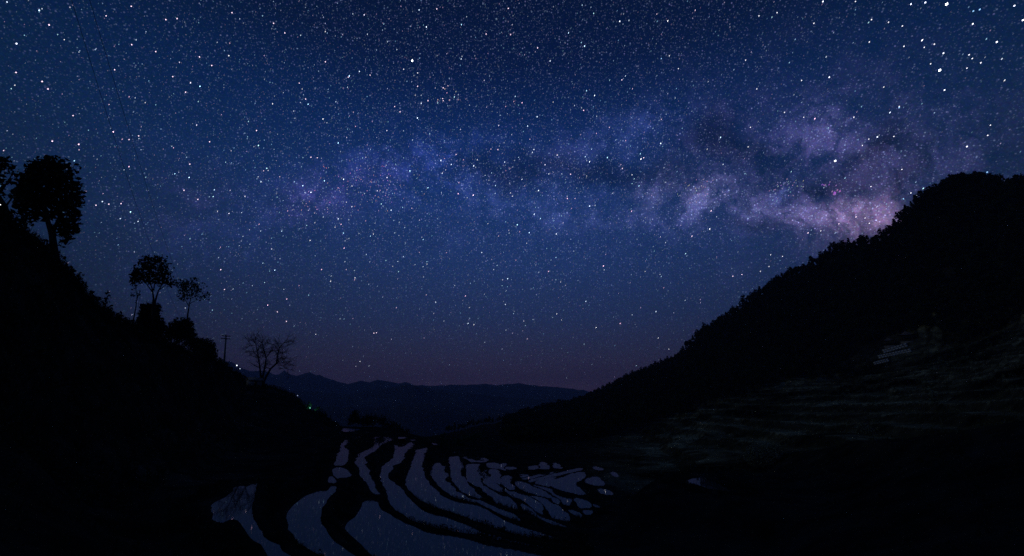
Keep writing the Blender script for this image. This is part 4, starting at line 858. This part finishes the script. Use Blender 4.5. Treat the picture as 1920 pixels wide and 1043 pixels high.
tree('bush', 601, 779, 168, 'second green-lit bush, right of the lamp-lit one', 'bush', [(597, 768, 6, 5, 0), (603, 771, 4, 4, 0)], [], leaf=.3, dens=.7, mat=M_leaf_g)

# ------------------------------------------------------------------ stars: tiny far lights, slightly trailed about the celestial pole
POLE = Vector((math.sin(RD(-82)) * math.cos(RD(27)), math.cos(RD(-82)) * math.cos(RD(27)), math.sin(RD(27))))
RS = 60000.0
sd_, sw, sc_, sl = [], [], [], []
def star(d, w, col, length=None): sd_.append(tuple(d)); sw.append(w); sc_.append(col); sl.append(.12 if length is None else length)
PAL = [(.95, .95, 1), (1, .6, .85), (.4, .75, 1), (.7, .82, 1), (1, .72, .95), (.5, .75, 1), (.6, .78, 1), (.78, .75, 1), (.5, .9, 1), (.65, .8, 1)]
def envel(d):
    """star density over the sky: rich near the left part of the band"""
    c = ray(740, 320); c2 = ray(1560, 380)
    g = math.exp(-((d - c).length / .55) ** 2)
    n = c.cross(c2).normalized(); bnd = math.exp(-(d.dot(n) / .16) ** 2)
    return .20 + .50 * g + .26 * bnd * (d.z > 0)
n_ = 0
while n_ < 21500:
    d = Vector(rng.normal(size=3)).normalized()
    if d.z < .02: continue
    if rng.random() > envel(d) * (1 - .62 * max(0, min(1, (d.x - .3) / .25)) * (d.z > .25)) : continue
    n_ += 1
    ext = min(1, .25 + d.z * 2.2)
    mag = rng.random() ** -0.48 - 1        # heavy tail of brightness
    b_ = min(.10 + .32 * mag, 4.0) * ext
    w = .028 if b_ < .8 else (.034 if b_ < 1.8 else .042)
    c = PAL[int(rng.integers(0, len(PAL)))]
    if b_ < 1.0: c = (c[0] * .72, c[1] * .85, c[2])
    star(d, w, tuple(x * b_ for x in c))
def S(pts, b, w, col):
    for u, v in pts: star(ray(u, v), w * rng.uniform(.9, 1.15), tuple(x * b for x in col), .05)
wh = (1, .95, 1); bl_ = (.6, .8, 1); pk = (1, .75, .95)
S([(773, 114), (1775, 8), (1762, 132), (1566, 302)], 7, .098, (.8, .86, 1))
S([(31, 82), (1543, 3), (1708, 8), (1735, 5), (1824, 45), (1869, 79), (1769, 100), (1771, 169), (1555, 145), (1813, 275), (1645, 257), (1902, 11), (1162, 40), (583, 361), (1043, 439), (1918, 38)], 3.4, .054, (.74, .8, 1))
S([(660, 349), (1234, 634), (1686, 200), (1733, 89), (1695, 87), (1745, 120), (1852, 254), (1857, 235), (1817, 103), (1823, 110), (1839, 118), (1813, 128), (1752, 83), (1692, 49), (1666, 42), (1634, 37), (1630, 79), (1526, 44), (1503, 151), (1423, 30), (1457, 24), (1629, 261), (1676, 256), (1601, 220), (1617, 273), (1691, 318), (1507, 220), (1471, 211), (1419, 167), (1398, 113), (1407, 239), (1633, 350), (1708, 362), (757, 130), (783, 137), (1255, 105), (1272, 129), (895, 300), (957, 362), (961, 368), (1185, 328), (1539, 433), (1622, 409), (1630, 419), (1445, 478), (1467, 481), (1442, 500), (1426, 509), (700, 439), (592, 627), (675, 678), (1604, 3), (1254, 655)], 2.0, .042, (.9, .9, 1))
S([(92, 47), (199, 30), (246, 12), (311, 37), (332, 35), (90, 167), (79, 153), (30, 136), (98, 265), (137, 217), (215, 131), (247, 84), (292, 97), (374, 107), (397, 123), (435, 24), (534, 62), (513, 44), (561, 156), (573, 186), (610, 116), (324, 144), (348, 173), (260, 255), (242, 262), (356, 308), (393, 266), (481, 245), (583, 295), (595, 296), (371, 374), (345, 357), (227, 382), (204, 383), (180, 385), (819, 17), (953, 16), (1008, 90), (1166, 150), (831, 165), (783, 162), (830, 185), (831, 189), (694, 141), (653, 145), (740, 200), (750, 210), (1045, 291), (1167, 316), (1207, 296), (1515, 437), (1605, 407), (1573, 420), (1391, 515), (1374, 518), (855, 290), (701, 625), (706, 624), (537, 603), (421, 543), (520, 585)], 2.2, .048, pk)
S([(1825, 21), (1837, 18), (1694, 373), (1851, 323), (1686, 202), (1240, 110)], 1.6, .055, (.3, .6, 1))
for (u, v, s_, n, w, c) in [(1566, 361, 3, 8, .07, (.75, .25, .85)), (1552, 346, 5, 8, .05, (.5, .3, .8)), (690, 345, 28, 60, .035, (.9, .6, 1)), (700, 350, 40, 50, .03, (.8, .7, 1)), (575, 390, 16, 26, .035, (.9, .6, 1)), (1480, 350, 12, 30, .03, (.7, .75, 1)), (1310, 355, 18, 30, .03, (.9, .8, .9)), (950, 316, 5, 9, .04, (.6, .7, 1)), (840, 178, 14, 10, .045, (1, .8, 1))]:
    for _ in range(n): star(ray(u + rng.normal() * s_ * 1.6, v + rng.normal() * s_ * .7), w, tuple(x * rng.uniform(.3, .9) for x in c))
D0 = np.array(sd_); D0 /= np.linalg.norm(D0, axis=1)[:, None]; Wd = np.radians(np.array(sw)); Cc = np.array(sc_); Ln = np.radians(np.array(sl))
T = np.cross(np.array(POLE)[None], D0); sp = np.linalg.norm(T, axis=1); T /= sp[:, None] + 1e-9; B = np.cross(D0, T)
hl = np.maximum(Ln * sp * .5, 0) + Wd
P = D0 * RS
VV = np.stack([P - T * hl[:, None] * RS, P + T * hl[:, None] * RS, P - B * Wd[:, None] * RS, P + B * Wd[:, None] * RS, P - D0 * (Wd * RS)[:, None], P + D0 * (Wd * RS)[:, None]], 1).reshape(-1, 3)
f0 = np.array([(0, 2, 4), (2, 1, 4), (1, 3, 4), (3, 0, 4), (2, 0, 5), (1, 2, 5), (3, 1, 5), (0, 3, 5)])
fs = (np.arange(len(D0))[:, None, None] * 6 + f0[None]).reshape(-1, 3)
M_star = bpy.data.materials.new('starlight'); M_star.use_nodes = True; t = M_star.node_tree; t.nodes.clear()
at = t.nodes.new('ShaderNodeAttribute'); at.attribute_name = 'glow'; em = t.nodes.new('ShaderNodeEmission'); mo = t.nodes.new('ShaderNodeOutputMaterial')
t.links.new(at.outputs['Color'], em.inputs[0]); em.inputs[1].default_value = 1; t.links.new(em.outputs[0], mo.inputs[0]); M_star.cycles.emission_sampling = 'NONE'
me = mesh_np('stars', VV, [fs], M_star)
ca2 = me.color_attributes.new('glow', 'FLOAT_COLOR', 'POINT'); cc = np.concatenate([np.repeat(Cc, 6, 0), np.ones((len(Cc) * 6, 1))], 1).astype(np.float32); ca2.data.foreach_set('color', cc.ravel())
o = tag(obj('stars', me), kind='stuff'); o['label'] = 'stars scattered over the night sky'

# ------------------------------------------------------------------ haze
mb = MB(); zb, ztop = -260.0, 480.0
mb.box((0, 0, (zb + ztop) / 2), (7900, 7900, (ztop - zb) / 2))
M_haze = bpy.data.materials.new('haze'); M_haze.use_nodes = True; t = M_haze.node_tree; t.nodes.clear()
mo = t.nodes.new('ShaderNodeOutputMaterial'); pv = t.nodes.new('ShaderNodeVolumePrincipled'); pv.inputs['Density'].default_value = .00015
pv.inputs['Color'].default_value = (.36, .52, 1, 1); pv.inputs['Anisotropy'].default_value = 0
t.links.new(pv.outputs[0], mo.inputs['Volume'])
tag(obj('haze', mb.me('haze', M_haze)), kind='stuff')
